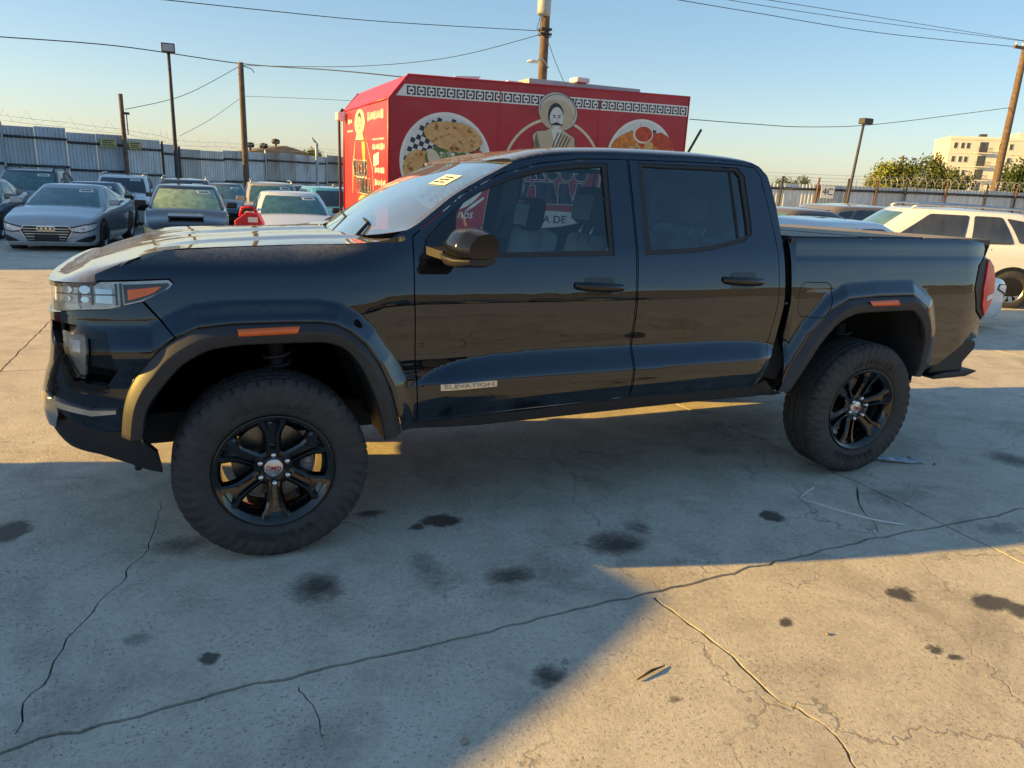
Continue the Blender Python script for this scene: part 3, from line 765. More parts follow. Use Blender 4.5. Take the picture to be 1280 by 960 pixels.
# apartment block: local x runs along its long sunlit front, local -y is out of that front
bx0 = Vector((157.2, 118.9, gh(60)-1.0))
ap = thing('apartment_building', 'cream coloured four storey apartment building beyond the right fence', 'building', bx0, R(-40))
AH = 16.1; AL = 19.5
b = MB(); b.box((0, 0, 0), (AL, 16, AH)); b.obj('wall', 'stucco_cream', ap)
b = MB(); b.box((-0.15, -0.15, AH), (AL+0.15, 16.1, AH+0.55)); b.obj('parapet', 'stucco_trim', ap)
b = MB(); b.box((13.2, 0.4, AH+0.56), (AL+0.1, 12, AH+1.7)); b.obj('roof_penthouse', 'stucco_cream', ap)
b = MB(); b.box((6.0, 1, AH+0.56), (7.2, 3, AH+1.2)); b.obj('roof_vent', 'dark_steel', ap)
for fl2 in range(4):
    zb = 4.6+fl2*2.9
    b = MB(); b.box((-0.05, -0.09, zb+2.62), (AL+0.05, -0.002, zb+2.78)); b.obj('storey_band', 'stucco_trim', ap)
    for xw in (0.7, 2.1, 3.2, 9.6, 11.6, 14.8, 16.6):
        f_ = MB().box((xw, -0.06, zb+0.7), (xw+0.85, -0.003, zb+2.1)).obj('window', 'stucco_trim', ap)
        MB().box((xw+0.1, -0.085, zb+0.8), (xw+0.75, -0.0605, zb+2.0)).obj('pane', 'window_dark', f_)
    f_ = MB().box((5.9, -0.05, zb), (7.5, -0.003, zb+2.25)).obj('balcony_door', 'window_dark', ap)
    bl = MB().box((5.4, -1.1, zb-0.18), (8.4, -0.004, zb)).obj('balcony', 'stucco_trim', ap)
    rb = MB()
    for q in range(11): rb.box((5.43+q*0.29, -1.08, zb+0.001), (5.48+q*0.29, -1.03, zb+0.9))
    rb.box((5.4, -1.1, zb+0.9), (8.4, -1.01, zb+0.98)); rb.obj('railing', 'dark_steel', bl)
    for yw in (2.2, 6.4, 10.8):
        f_ = MB().box((AL+0.003, yw, zb+0.7), (AL+0.06, yw+1.3, zb+2.1)).obj('window', 'stucco_trim', ap)
        MB().box((AL+0.0605, yw+0.12, zb+0.8), (AL+0.085, yw+1.18, zb+2.0)).obj('pane', 'window_dark', f_)

def leafmat(name, col, var=0.5):
    g = NG(name); c = g.coord()
    oi = g.noise(c, 1.1, 5); f = g.noise(c, 9, 3)
    cc = g.ramp(g.math('MULTIPLY_ADD', oi, 0.7), [(0.2, tuple(v*(1-var) for v in col)), (0.75, tuple(v*(1+var) for v in col))])
    return g.done(g.bsdf(cc, 0.7, 0.0, 0.25))
leafmat('leaf_yellow', (0.15, 0.17, 0.030)); leafmat('leaf_olive', (0.065, 0.080, 0.025)); leafmat('leaf_dark', (0.040, 0.062, 0.018))
plain('bark', (0.10, 0.075, 0.055), 0.95, var=0.3)
def tree(name, label, x, y, h, rx, rz, n, mat, leaf=0.22, trunk=0.14, gaps=0.35):
    zb = gh(min(y, 60)); t = thing(name, label, 'tree', (x, y, zb-0.05)); zc = h-rz
    tb = MB(); tb.tube([(0, 0, 0), (0.05, 0.02, zc*0.5), (0.0, 0.05, zc), (0.1, 0, zc+rz*0.5)], [trunk*1.3, trunk, trunk*0.8, trunk*0.3], 7)
    tips = []
    for k in range(11):
        a = rng.uniform(0, 6.28); e = rng.uniform(-0.1, 1.2); L = rng.uniform(0.55, 0.9)
        tip = (rx*L*math.cos(a)*math.cos(e), rx*L*math.sin(a)*math.cos(e), zc+rz*L*math.sin(e)); tips.append(tip)
        z0 = zc*rng.uniform(0.55, 1.0); tb.tube([(0, 0.03, z0), (tip[0]*0.5, tip[1]*0.5, (z0+tip[2])/2+0.1), tip], [trunk*0.5, trunk*0.3, trunk*0.12], 5)
    tb.obj('trunk', 'bark', t)
    # clumps of leaf-sized faces spread through the crown
    cl = [np.array(q) for q in tips]
    while len(cl) < 34:
        v = rng.normal(size=3); v /= np.linalg.norm(v); rr = rng.uniform(0.45, 1.0)
        cl.append(np.array((v[0]*rx*rr, v[1]*rx*rr, zc+max(-0.55, v[2])*rz*rr)))
    b = MB(); V = []; F = []
    for i in range(n):
        c = cl[rng.integers(len(cl))]; s = rng.normal(size=3)*np.array((rx, rx, rz))*0.17
        p = c+s; u = rng.normal(size=3); u /= np.linalg.norm(u); q = rng.normal(size=3); q -= u*(q@u); q /= np.linalg.norm(q); L = leaf*rng.uniform(0.6, 1.3)
        o = len(V); V += [p-u*L*0.5, p+q*L*0.3, p+u*L*0.5, p-q*L*0.3]; F.append((o, o+1, o+2, o+3))
    b.add(V, F); b.obj('crown', mat, t); return t
tree('leafy_tree', 'yellow green rounded tree behind the right fence beside the thin light pole', 53.9, 43.2, 5.2, 1.7, 1.8, 6000, 'leaf_yellow', 0.24)
tree('leafy_tree', 'dark olive twiggy tree just left of the apartment building', 54.6, 40.6, 5.5, 2.0, 2.1, 7000, 'leaf_olive', 0.23)
tree('leafy_tree', 'smaller olive tree in front of the apartment building base', 54.9, 38.3, 4.6, 1.4, 1.8, 4200, 'leaf_olive', 0.22)
tree('leafy_tree', 'dark rounded tree cut by the right edge beside the leaning brown pole', 62.2, 37.0, 5.6, 2.3, 2.5, 8000, 'leaf_dark', 0.24)
for k, (x, y, r_, lab) in enumerate([(66.3, 69.4, 1.3, 'left of the two distant low bushes over the pale fence'), (68.6, 68.6, 1.5, 'right of the two distant low bushes over the pale fence')]):
    tree('far_bush', lab, x, y, 4.4+0.15*k, r_, 1.3, 1300, 'leaf_olive', 0.2)
# low house roofs seen over the left fence
hs = thing('far_house', 'small far house roof with round vents peeking over the left fence', 'house', (7.1, 63.4, gh(60)-0.2), R(8))
b = MB(); b.box((-2.6, 0, 0), (2.6, 5, 4.15)); b.obj('wall', 'stucco_cream', hs)
b = MB(); b.prism([(-2.9, 4.15), (2.9, 4.15), (0.3, 4.8)], 'y', -0.3, 5.3); rf = b.obj('roof', 'roof_brown', hs)
for x_, z_ in ((-2.3, 4.6), (-1.2, 4.6), (-0.2, 5.0)):
    b = MB(); b.tube([(x_, 1.0, 4.2), (x_, 1.0, z_)], 0.10, 6); b.lathe([(0.0, 0.0), (0.3, 0.02), (0.36, 0.2), (0.3, 0.38), (0, 0.45)], 10, 'z')
    v0 = len(b.v)-50
    b.v[v0:] = [(x+x_, y+1.0, z+z_-0.1) for x, y, z in b.v[v0:]]; b.obj('roof_vent', 'dark_steel', rf)
tree('far_tree', 'small brownish far tree above the rusty fence end beside the red trailer', 9.3, 60.4, 4.55, 0.9, 0.9, 900, 'leaf_olive', 0.2)

# ------------------------------------------------------------------ unseen block building added to shade the left-hand cars
plain('block_wall', (0.35, 0.33, 0.30), 0.9, var=0.15)
bw = thing('shade_building', 'low grey block building added unseen to shade the parked cars on the left', 'building', (-17.0, 27.0, gh(14.8)-0.3))
MB().box((-5, -12.2, -0.6), (5, 14, 4.6)).obj('wall', 'block_wall', bw)
MB().box((-5.15, -12.35, 4.6), (5.15, 14.15, 4.75)).obj('parapet', 'stucco_trim', bw)
for q in range(4): MB().box((5.003, -9+5*q, 1.5), (5.06, -7+5*q, 2.8)).obj('window', 'window_dark', bw)

# ------------------------------------------------------------------ red food trailer
def vinyl(name, col):
    g = NG(name); c = g.coord()
    f = g.noise(c, 1.2, 5); r_ = g.noise(g.mapping(c, (1, 1, 6)), 2.0, 4)
    cc = g.ramp(f, [(0.3, tuple(v*0.85 for v in col)), (0.7, tuple(v*1.12 for v in col))])
    du = g.ramp(g.noise(c, 3.0, 6, 0.65), [(0.45, 0.0), (0.8, 0.10)])
    cc = g.mix(du, cc, (0.45, 0.38, 0.32))
    rr = g.math('MULTIPLY_ADD', r_, 0.2); g.t.nodes[-1].inputs[2].default_value = 0.24
    return g.done(g.bsdf(cc, rr, 0.0, 0.5))
vinyl('vinyl_red', (0.40, 0.012, 0.026)); vinyl('vinyl_lit_red', (0.50, 0.035, 0.030))  # the end panels' brighter red has sunlight put into its colour
plain('print_tan', (0.52, 0.43, 0.30), 0.5, var=0.12); plain('print_skin', (0.60, 0.55, 0.47), 0.5, var=0.1); plain('print_cream', (0.66, 0.58, 0.42), 0.5, var=0.06)
plain('print_brown', (0.16, 0.075, 0.035), 0.5); plain('print_green', (0.09, 0.16, 0.045), 0.5, var=0.5, scale=30); plain('print_lettuce', (0.42, 0.50, 0.26), 0.5, var=0.3, scale=40)
plain('print_orange', (0.62, 0.20, 0.03), 0.5, var=0.4, scale=22); plain('print_salsa', (0.50, 0.06, 0.02), 0.5, var=0.4, scale=25); plain('print_navy', (0.030, 0.032, 0.055), 0.5); plain('print_plate', (0.66, 0.68, 0.66), 0.5, var=0.08)
plain('print_yellow', (0.70, 0.48, 0.06), 0.5)
def gordita():
    g = NG('print_gordita'); c = g.coord()
    f = g.noise(c, 11, 6, 0.6); s = g.ramp(g.noise(c, 16, 4, 0.6), [(0.56, 0.0), (0.66, 1.0)])
    cc = g.ramp(f, [(0.25, (0.50, 0.22, 0.06)), (0.55, (0.66, 0.40, 0.16)), (0.8, (0.76, 0.58, 0.33))])
    return g.done(g.bsdf(g.mix(s, cc, (0.20, 0.06, 0.02)), 0.5))
gordita()
TX, TY, TH = 1.546, 3.41, -0.015
tz = gh(3.5)
tl = thing('food_trailer', 'red taco trailer with food pictures and a greek key border behind the pickup', 'food trailer', (TX, TY, tz), TH)
WD, TL_ = 2.5, 3.375
prof = [(0, 0.48), (0, 2.266), (0.19, 2.49), (TL_, 2.535), (TL_, 0.48)]
prof = [(x, z-tz) for x, z in prof]
ZW = -tz                                             # printed heights below are above the pickup's ground
b = MB(); b.prism([(0.012, prof[0][1]), (0.012, prof[1][1]-0.01), (0.2, prof[2][1]-0.012), (TL_-0.01, prof[3][1]-0.012), (TL_-0.01, prof[4][1])], 'y', 0.012, WD); b.obj('body', 'vinyl_red', tl, recalc=True)
b = MB(); b.prism(prof, 'y', 0.0, 0.011); sp = b.obj('side_panel', 'vinyl_red', tl, recalc=True)
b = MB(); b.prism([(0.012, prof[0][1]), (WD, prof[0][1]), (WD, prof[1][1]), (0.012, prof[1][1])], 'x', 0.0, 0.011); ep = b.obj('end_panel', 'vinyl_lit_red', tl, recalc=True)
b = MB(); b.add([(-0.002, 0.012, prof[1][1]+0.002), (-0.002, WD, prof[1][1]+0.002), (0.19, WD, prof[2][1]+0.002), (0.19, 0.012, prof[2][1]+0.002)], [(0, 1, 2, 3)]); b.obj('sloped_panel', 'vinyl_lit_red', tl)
for pts in ([(0, 0, prof[0][1]), (0, 0, prof[1][1]), (0.19, 0, prof[2][1]), (TL_, 0, prof[3][1]), (TL_, 0, prof[4][1])], [(0, WD, prof[0][1]), (0, WD, prof[1][1]), (0.19, WD, prof[2][1])], [(0, 0, prof[1][1]), (0, WD, prof[1][1])]):
    b = MB(); b.tube(pts, 0.012, 6); b.obj('edge_trim', 'vinyl_red', tl)
for k in (1.13, 2.26):                               # panel seams of the skin
    b = MB(); b.box((k-0.006, -0.0025, prof[0][1]), (k+0.006, -0.0002, prof[2][1]-0.02)); b.obj('seam_strip', 'vinyl_red', sp)
b = MB(); b.box((1.58, 0.35, prof[3][1]-0.05), (2.95, 1.75, prof[3][1]+0.075), 0.01); b.obj('roof_unit', 'galvanised', tl)
b = MB(); b.box((1.40, 0.5, prof[3][1]-0.05), (1.57, 1.6, prof[3][1]+0.05), 0.01); b.obj('roof_unit', 'white_plastic', tl)
b = MB(); b.add([(0.72, 0.6, prof[2][1]), (1.02, 0.6, prof[2][1]), (1.02, 0.9, prof[2][1]), (0.72, 0.9, prof[2][1]), (0.86, 0.62, prof[2][1]+0.10), (1.14, 0.62, prof[2][1]+0.12), (1.14, 0.9, prof[2][1]+0.12), (0.86, 0.9, prof[2][1]+0.10)], [(0, 3, 2, 1), (4, 5, 6, 7), (0, 1, 5, 4), (1, 2, 6, 5), (2, 3, 7, 6), (3, 0, 4, 7)]); b.obj('roof_vent', 'white_plastic', tl)
b = MB(); b.box((2.12, 0.3, prof[3][1]+0.076), (2.28, 0.5, prof[3][1]+0.13), 0.015); b.obj('roof_vent', 'white_plastic', tl)
b = MB(); b.tube([(TL_+0.02, 0.1, 1.9), (TL_+0.2, 0.0, 2.34)], 0.014, 6); b.obj('prop_rod', 'dark_steel', tl)
b = MB(); b.tube([(-0.05, WD-0.02, 0.6), (-0.06, WD-0.02, prof[1][1]-0.05), (-0.01, WD-0.02, prof[1][1]+0.03)], 0.018, 6); b.obj('drain_pipe', 'dark_steel', tl)
b = MB(); b.box((-0.12, WD-0.25, prof[1][1]-0.12), (-0.012, WD-0.1, prof[1][1]-0.02), 0.02); b.obj('marker_lamp', 'white_plastic', tl)
for q in (1.3, 2.1):
    for yy in (0.06, WD-0.28):
        b = MB(); b.lathe([(0.0, 0), (0.18, 0), (0.2, 0.02), (0.33, 0.0), (0.34, 0.03), (0.34, 0.19), (0.33, 0.22), (0, 0.22)], 24, 'y'); b.obj('wheel', 'rubber', tl, (q, yy, 0.34))
b = MB(); b.box((-1.0, WD/2-0.05, 0.45), (0.1, WD/2+0.05, 0.55)); b.box((-0.85, WD/2-0.04, 0.0), (-0.77, WD/2+0.04, 0.46)); b.obj('hitch', 'dark_steel', tl)
b = MB(); b.box((0.2, 0.2, 0.36), (TL_-0.2, WD-0.2, 0.5)); b.obj('chassis', 'dark_steel', tl)

# flat prints on the skin: closed outlines cut from vinyl a few tenths of a millimetre thick, stacked in layers
LAY = 0.0007
def ell(cx_, cz_, rx, rz, n=40, a0=0.0, a1=2*math.pi, rot=0.0):
    full = abs(a1-a0-2*math.pi) < 1e-6; m = n if full else n+1
    out = []
    for k in range(m):
        a = a0+(a1-a0)*k/n; x = rx*math.cos(a); z = rz*math.sin(a)
        out.append((cx_+x*math.cos(rot)-z*math.sin(rot), cz_+x*math.sin(rot)+z*math.cos(rot)))
    return out
def decal(name, polys, mat, lay, parent=sp, plane='side'):
    b = MB()
    for poly in polys:
        n = len(poly); lift = 0.0016+LAY*lay
        if plane == 'side': V = [(x, -lift, z+ZW) for x, z in poly]
        else: V = [(-lift, y, z+ZW) for y, z in poly]
        bm = bmesh.new(); vs_ = [bm.verts.new(v) for v in V]; bm.faces.new(vs_); bmesh.ops.triangulate(bm, faces=bm.faces[:]); b.frombm(bm)
    o = b.obj(name, mat, parent); me = o.data
    bm = bmesh.new(); bm.from_mesh(me)
    for f in bm.faces:
        nrm = f.normal; bad = nrm.y > 0 if plane == 'side' else nrm.x > 0
        if bad: f.normal_flip()
    bm.to_mesh(me); bm.free(); return o
def ring(cx_, cz_, rx, rz, wd, n=60, a0=0.0, a1=2*math.pi):
    o_ = ell(cx_, cz_, rx, rz, n, a0, a1); i_ = ell(cx_, cz_, rx-wd, rz-wd, n, a0, a1); m = len(o_); full = abs(a1-a0-2*math.pi) < 1e-6
    return [[o_[k], o_[(k+1) % m], i_[(k+1) % m], i_[k]] for k in range(m if full else m-1)]
# greek key border
def keyband(x0, x1, zb0, zb1, H):
    n = int((x1-x0)/0.098); W = (x1-x0)/n; whites = []; darks = []
    for k in range(n):
        xa = x0+k*W; zb = zb0+(zb1-zb0)*(xa-x0)/(x1-x0); u = W/8.0; v = H/8.0
        def rc(a, c, d, e): darks.append([(xa+a*u, zb+c*v), (xa+d*u, zb+c*v), (xa+d*u, zb+e*v), (xa+a*u, zb+e*v)])
        rc(0.5, 1.0, 1.7, 7.0); rc(1.7, 1.0, 3.4, 2.1); rc(1.7, 5.9, 3.4, 7.0); rc(2.7, 3.2, 5.4, 4.6)
        rc(6.3, 1.0, 7.5, 7.0); rc(4.5, 1.0, 6.3, 2.1); rc(4.5, 5.9, 6.3, 7.0)
    return darks
decal('printed_border', [[(0.07, 2.297), (TL_-0.01, 2.332), (TL_-0.01, 2.440), (0.155, 2.405)]], 'ink_white', 0)
decal('printed_border', keyband(0.17, TL_-0.02, 2.299, 2.332, 0.107), 'print_navy', 1)
# plate of gorditas on the left
c1 = (0.583, 1.704); r1 = 0.475
decal('printed_plate', [ell(*c1, r1, r1, 72)], 'ink_white', 1)
decal('printed_plate', [ell(*c1, r1-0.032, r1-0.032, 72)], 'print_plate', 2)
chk = []
for i in range(-12, 13):
    for j in range(-12, 13):
        if (i+j) % 2: continue
        s_ = 0.046; q = [(c1[0]+(i+a)*s_*0.94+(j+c)*s_*0.34, c1[1]+(j+c)*s_*0.94-(i+a)*s_*0.34) for a, c in ((0, 0), (1, 0), (1, 1), (0, 1))]
        if all(math.hypot(x-c1[0], z-c1[1]) < r1-0.036 for x, z in q): chk.append(q)
decal('printed_check', chk, 'print_navy', 3)
def blob(cx_, cz_, rx, rz, amp, n=44, rot=0.0, seed=1):
    rr = np.random.default_rng(seed); ph = rr.uniform(0, 6.28, 5); out = []
    for k in range(n):
        a = 2*math.pi*k/n; m = 1+amp*sum(math.sin((q+2)*a+ph[q])/(q+1.5) for q in range(5)); x = rx*m*math.cos(a); z = rz*m*math.sin(a)
        out.append((cx_+x*math.cos(rot)-z*math.sin(rot), cz_+x*math.sin(rot)+z*math.cos(rot)))
    return out
decal('printed_gordita', [blob(0.40, 1.60, 0.27, 0.19, 0.05, rot=-0.5, seed=2)], 'print_gordita', 4)
decal('printed_lettuce', [blob(0.67, 1.70, 0.30, 0.17, 0.12, rot=-0.35, seed=3)], 'print_green', 5)
decal('printed_salsa', [blob(0.68, 1.66, 0.20, 0.07, 0.15, rot=-0.3, seed=4)], 'print_salsa', 6)
bits = []; bits2 = []
for k in range(46):
    x = 0.50+0.42*rng.random(); z = 1.82-(x-0.50)*0.30+rng.normal(0, 0.05); s_ = 0.014+0.022*rng.random(); a = rng.random()*3
    q = [(x+s_*math.cos(a+t), z+s_*0.8*math.sin(a+t)) for t in (0, 1.4, 3.0, 4.6)]
    (bits if k % 2 else bits2).append(q)
struct(decal('printed_onion', bits, 'print_plate', 7), 'stuff'); struct(decal('printed_onion', bits2, 'print_lettuce', 8), 'stuff')
decal('printed_tortilla_edge', [blob(0.465, 1.72, 0.055, 0.13, 0.08, rot=0.5, seed=8)], 'print_cream', 9)
decal('printed_gordita', [blob(0.655, 1.955, 0.315, 0.135, 0.05, rot=-0.14, seed=5)], 'print_gordita', 10)
decal('printed_salsa_cup', [blob(0.925, 1.74, 0.085, 0.10, 0.05, rot=0.2, seed=6)], 'print_salsa', 11)
# plate on the right
c2 = (2.816, 1.836); r2_ = 0.43
decal('printed_plate', [ell(*c2, r2_, r2_, 72)], 'ink_white', 1)
decal('printed_plate', [ell(*c2, r2_-0.028, r2_-0.028, 72)], 'print_plate', 2)
chk = []
for i in range(-12, 13):
    for j in range(-12, 13):
        if (i+j) % 2: continue
        s_ = 0.044; q = [(c2[0]+(i+a)*s_*0.97+(j+c)*s_*0.24, c2[1]+(j+c)*s_*0.97-(i+a)*s_*0.24) for a, c in ((0, 0), (1, 0), (1, 1), (0, 1))]
        if all(math.hypot(x-c2[0], z-c2[1]) < r2_-0.032 for x, z in q): chk.append(q)
decal('printed_check', chk, 'print_navy', 3)
decal('printed_shrimp', [blob(2.66, 1.98, 0.22, 0.15, 0.12, rot=0.15, seed=11)], 'print_orange', 4)
decal('printed_shrimp', [blob(3.00, 1.99, 0.20, 0.16, 0.12, seed=12)], 'print_salsa', 5)
decal('printed_shrimp', [blob(2.82, 1.84, 0.33, 0.14, 0.15, seed=13)], 'print_orange', 6)
decal('printed_sauce_cup', [ell(2.82, 2.11, 0.125, 0.095, 30)], 'ink_white', 7)
decal('printed_sauce_cup', [ell(2.825, 2.112, 0.108, 0.08, 30)], 'print_salsa', 8)
decal('printed_shrimp', [blob(2.90, 1.99, 0.07, 0.045, 0.2, seed=14), blob(2.73, 1.95, 0.08, 0.05, 0.2, seed=15)], 'print_gordita', 9)
# round emblem with a hatted man
lc = (1.76, 1.624); lr = 0.585
decal('printed_ring', ring(lc[0], lc[1], lr, lr, 0.028, 90), 'print_cream', 1)
decal('printed_hat', [ell(1.779, 2.270, 0.232, 0.190, 60, rot=-0.25)], 'print_navy', 2)
decal('printed_hat', [ell(1.779, 2.270, 0.224, 0.182, 60, rot=-0.25)], 'print_skin', 3)
decal('printed_hat', ring(1.775, 2.275, 0.205, 0.168, 0.007, 60), 'print_navy', 4)
decal('printed_hat', [ell(1.765, 2.235, 0.195, 0.150, 60, rot=-0.12)], 'print_tan', 4.5)
jk = [(1.50, 2.02), (1.545, 2.065), (1.64, 2.075), (1.71, 2.105), (1.83, 2.105), (1.90, 2.065), (1.985, 2.02), (2.01, 1.80), (1.50, 1.80), (1.60, 1.90), (1.52, 1.95)]
decal('printed_jacket', [[(1.76+(x-1.76)*1.03, 1.97+(z-1.97)*1.05) for x, z in jk]], 'print_navy', 3); decal('printed_jacket', [jk], 'print_tan', 5)
decal('printed_shirt', [[(1.71, 2.10), (1.83, 2.10), (1.80, 1.98), (1.775, 1.90), (1.74, 2.0)]], 'print_plate', 6)
for k in range(5):
    decal('printed_sash', [[(1.79+0.035*k, 2.07-0.012*k), (1.805+0.035*k, 2.07-0.012*k), (1.70+0.035*k, 1.81), (1.685+0.035*k, 1.81)]], 'print_navy' if k % 2 else 'print_brown', 7)
hair = ell(1.752, 2.235, 0.088, 0.118, 40)
decal('printed_hair', [hair], 'print_navy', 6)
decal('printed_face', [ell(1.763, 2.205, 0.076, 0.108, 40)], 'print_plate', 7)
decal('printed_face', [[(1.700, 2.20), (1.722, 2.20), (1.735, 2.13), (1.76, 2.10), (1.735, 2.10), (1.705, 2.14)]], 'print_skin', 8)
decal('printed_eye', [ell(1.738, 2.212, 0.016, 0.006, 12), ell(1.794, 2.214, 0.016, 0.006, 12), [(1.716, 2.228), (1.757, 2.222), (1.757, 2.230), (1.72, 2.238)], [(1.777, 2.224), (1.815, 2.232), (1.812, 2.240), (1.777, 2.232)]], 'print_navy', 9)
decal('printed_nose', [[(1.762, 2.21), (1.770, 2.21), (1.782, 2.172), (1.758, 2.170)]], 'print_skin', 9)
decal('printed_moustache', [[(1.768, 2.166), (1.80, 2.158), (1.826, 2.142), (1.836, 2.156), (1.838, 2.146), (1.826, 2.128), (1.80, 2.136), (1.768, 2.148), (1.736, 2.134), (1.712, 2.128), (1.70, 2.146), (1.703, 2.155), (1.712, 2.142), (1.738, 2.157)]], 'print_navy', 10)
# lettering on the side
def letters(body, x, z, size, lay, mat, offset=0.0, width=None, height=None, plane='side', parent=sp, shear=0.0, align='CENTER'):
    me = text_mesh(body, size, 0.0, offset, align, shear)
    A = np.array([v.co[:] for v in me.vertices]); sx_ = sz_ = 1.0
    if width: sx_ = width/(A[:, 0].max()-A[:, 0].min())
    if height: sz_ = height/(A[:, 1].max()-A[:, 1].min())
    lift = 0.0016+LAY*lay; cx_ = (A[:, 0].max()+A[:, 0].min())/2 if align == 'CENTER' else 0; cz_ = (A[:, 1].max()+A[:, 1].min())/2
    for v in me.vertices:
        a, c = (v.co.x-cx_)*sx_, (v.co.y-cz_)*sz_
        v.co = (x+a, -lift, z+c+ZW) if plane == 'side' else (-lift, x-a, z+c+ZW)
    return add_obj('lettering', me, mat, parent)
def slab(ch, x0, z0, w_, h_):
    """slab-serif block capitals as outlines"""
    s_ = {'I': [[(0.1,0),(0.9,0),(0.9,0.16),(0.72,0.16),(0.72,0.84),(0.9,0.84),(0.9,1),(0.1,1),(0.1,0.84),(0.28,0.84),(0.28,0.16),(0.1,0.16)]],
          'L': [[(0.02,0),(0.98,0),(0.98,0.40),(0.80,0.40),(0.76,0.18),(0.52,0.18),(0.52,0.84),(0.66,0.84),(0.66,1),(0.02,1),(0.02,0.84),(0.16,0.84),(0.16,0.16),(0.02,0.16)]],
          'V': [[(0.36,0),(0.64,0),(0.90,0.84),(1.0,0.84),(1.0,1),(0.60,1),(0.60,0.84),(0.66,0.84),(0.5,0.32),(0.34,0.84),(0.40,0.84),(0.40,1),(0,1),(0,0.84),(0.10,0.84)]],
          'A': [[(0,0),(0.40,0),(0.40,0.16),(0.32,0.16),(0.36,0.30),(0.64,0.30),(0.68,0.16),(0.60,0.16),(0.60,0),(1,0),(1,0.16),(0.90,0.16),(0.66,1),(0.34,1),(0.10,0.16),(0,0.16)]],
          'T': [[(0.26,0),(0.74,0),(0.74,0.16),(0.63,0.16),(0.63,0.82),(0.78,0.82),(0.82,0.62),(1,0.62),(1,1),(0,1),(0,0.62),(0.18,0.62),(0.22,0.82),(0.37,0.82),(0.37,0.16),(0.26,0.16)]],
          'C': [[(1,0.32),(0.9,0.1),(0.7,0),(0.35,0),(0.12,0.12),(0,0.35),(0,0.65),(0.12,0.88),(0.35,1),(0.7,1),(0.9,0.9),(1,0.68),(0.72,0.68),(0.6,0.82),(0.42,0.82),(0.28,0.65),(0.28,0.35),(0.42,0.18),(0.6,0.18),(0.72,0.32)]],
          'O': [[(0.5,0),(0.2,0.04),(0.04,0.25),(0,0.5),(0.04,0.75),(0.2,0.96),(0.5,1),(0.8,0.96),(0.96,0.75),(1,0.5),(0.96,0.25),(0.8,0.04)]],
          'S': [[(0,0.3),(0.1,0.08),(0.35,0),(0.7,0),(0.92,0.1),(1,0.3),(0.92,0.5),(0.65,0.6),(0.35,0.66),(0.3,0.76),(0.42,0.84),(0.6,0.84),(0.7,0.72),(0.98,0.72),(0.9,0.92),(0.65,1),(0.33,1),(0.1,0.92),(0,0.72),(0.08,0.52),(0.35,0.42),(0.65,0.36),(0.7,0.24),(0.6,0.16),(0.4,0.16),(0.28,0.3)]]}[ch]
    return [[(x0+a*w_, z0+c*h_) for a, c in q] for q in s_]
def word(body, xs_, z0, w_, h_, lay, plane='side', parent=sp, sgn=1, line=0.007, fill='vinyl_red', shade=None):
    outl = []; inner = []
    for ch, x0 in zip(body, xs_):
        for q in slab(ch, 0, 0, w_, h_):
            q = [(x0+sgn*a, z0+c) for a, c in q]
            outl.append(inset(q, -line)); inner.append(q)
    if shade: decal('printed_word', [[(x+0.012*sgn, z-0.012) for x, z in q] for q in outl], shade, lay-1, parent, plane)
    decal('printed_word', outl, 'ink_white', lay, parent, plane); decal('printed_word', inner, fill, lay+1, parent, plane)
word('TACOS', [1.335, 1.505, 1.675, 1.845, 2.015], 1.585, 0.160, 0.225, 4, fill='print_navy')
word('VILLA', [1.345, 1.530, 1.670, 1.840, 2.005], 1.338, 0.165, 0.220, 4, fill='print_navy')
decal('printed_banner', [ell(1.76, 1.125, 0.62, 0.14, 40, a0=0.12*math.pi, a1=0.88*math.pi)+[(1.19, 1.085), (2.33, 1.085)]], 'ink_white', 4)
letters('TAQUERIA DE', 1.15, 1.170, 0.12, 6, 'print_navy', offset=0.002, width=0.80, height=0.095, align='LEFT')
letters('nos', 0.80, 1.195, 0.12, 6, 'ink_white', shear=0.35, width=0.17, height=0.06)
decal('printed_swoosh', [[(0.78, 1.22), (0.86, 1.30), (0.99, 1.385), (1.0, 1.37), (0.90, 1.29)]], 'ink_white', 4)
# prints on the sunlit end
E_ = dict(parent=ep, plane='end')
decal('printed_hat', [ell(1.44, 2.10, 0.30, 0.14, 40)], 'print_cream', 2, **E_)
decal('printed_face', [ell(1.44, 2.065, 0.10, 0.10, 30)], 'print_skin', 4, **E_)
decal('printed_hair', [ell(1.44, 2.09, 0.12, 0.115, 30)], 'print_navy', 3, **E_)
decal('printed_moustache', [[(1.36, 2.03), (1.44, 2.05), (1.52, 2.03), (1.44, 2.035)], ell(1.40, 2.09, 0.02, 0.008, 10), ell(1.48, 2.09, 0.02, 0.008, 10)], 'print_navy', 5, **E_)
decal('printed_jacket', [[(1.18, 1.90), (1.28, 1.985), (1.60, 1.985), (1.72, 1.90)]], 'print_cream', 3, **E_)
decal('printed_line', [[(0.98, 1.885), (2.05, 1.91), (2.05, 1.925), (0.98, 1.90)]], 'print_brown', 4, **E_)
decal('printed_chilli', [blob(1.22, 1.80, 0.17, 0.075, 0.25, seed=21, rot=1.2)], 'print_yellow', 3, **E_)
decal('printed_outline', [[(1.72, 1.90), (1.90, 1.62), (1.90, 1.30), (1.885, 1.30), (1.885, 1.61), (1.70, 1.90)], [(1.04, 1.90), (0.72, 1.60), (0.66, 1.25), (0.68, 1.25), (0.735, 1.59), (1.06, 1.90)]], 'print_cream', 3, **E_)
word('TACOS', [1.82-0.165*k for k in range(5)], 1.515, 0.145, 0.175, 5, sgn=-1, **E_, fill='print_navy')
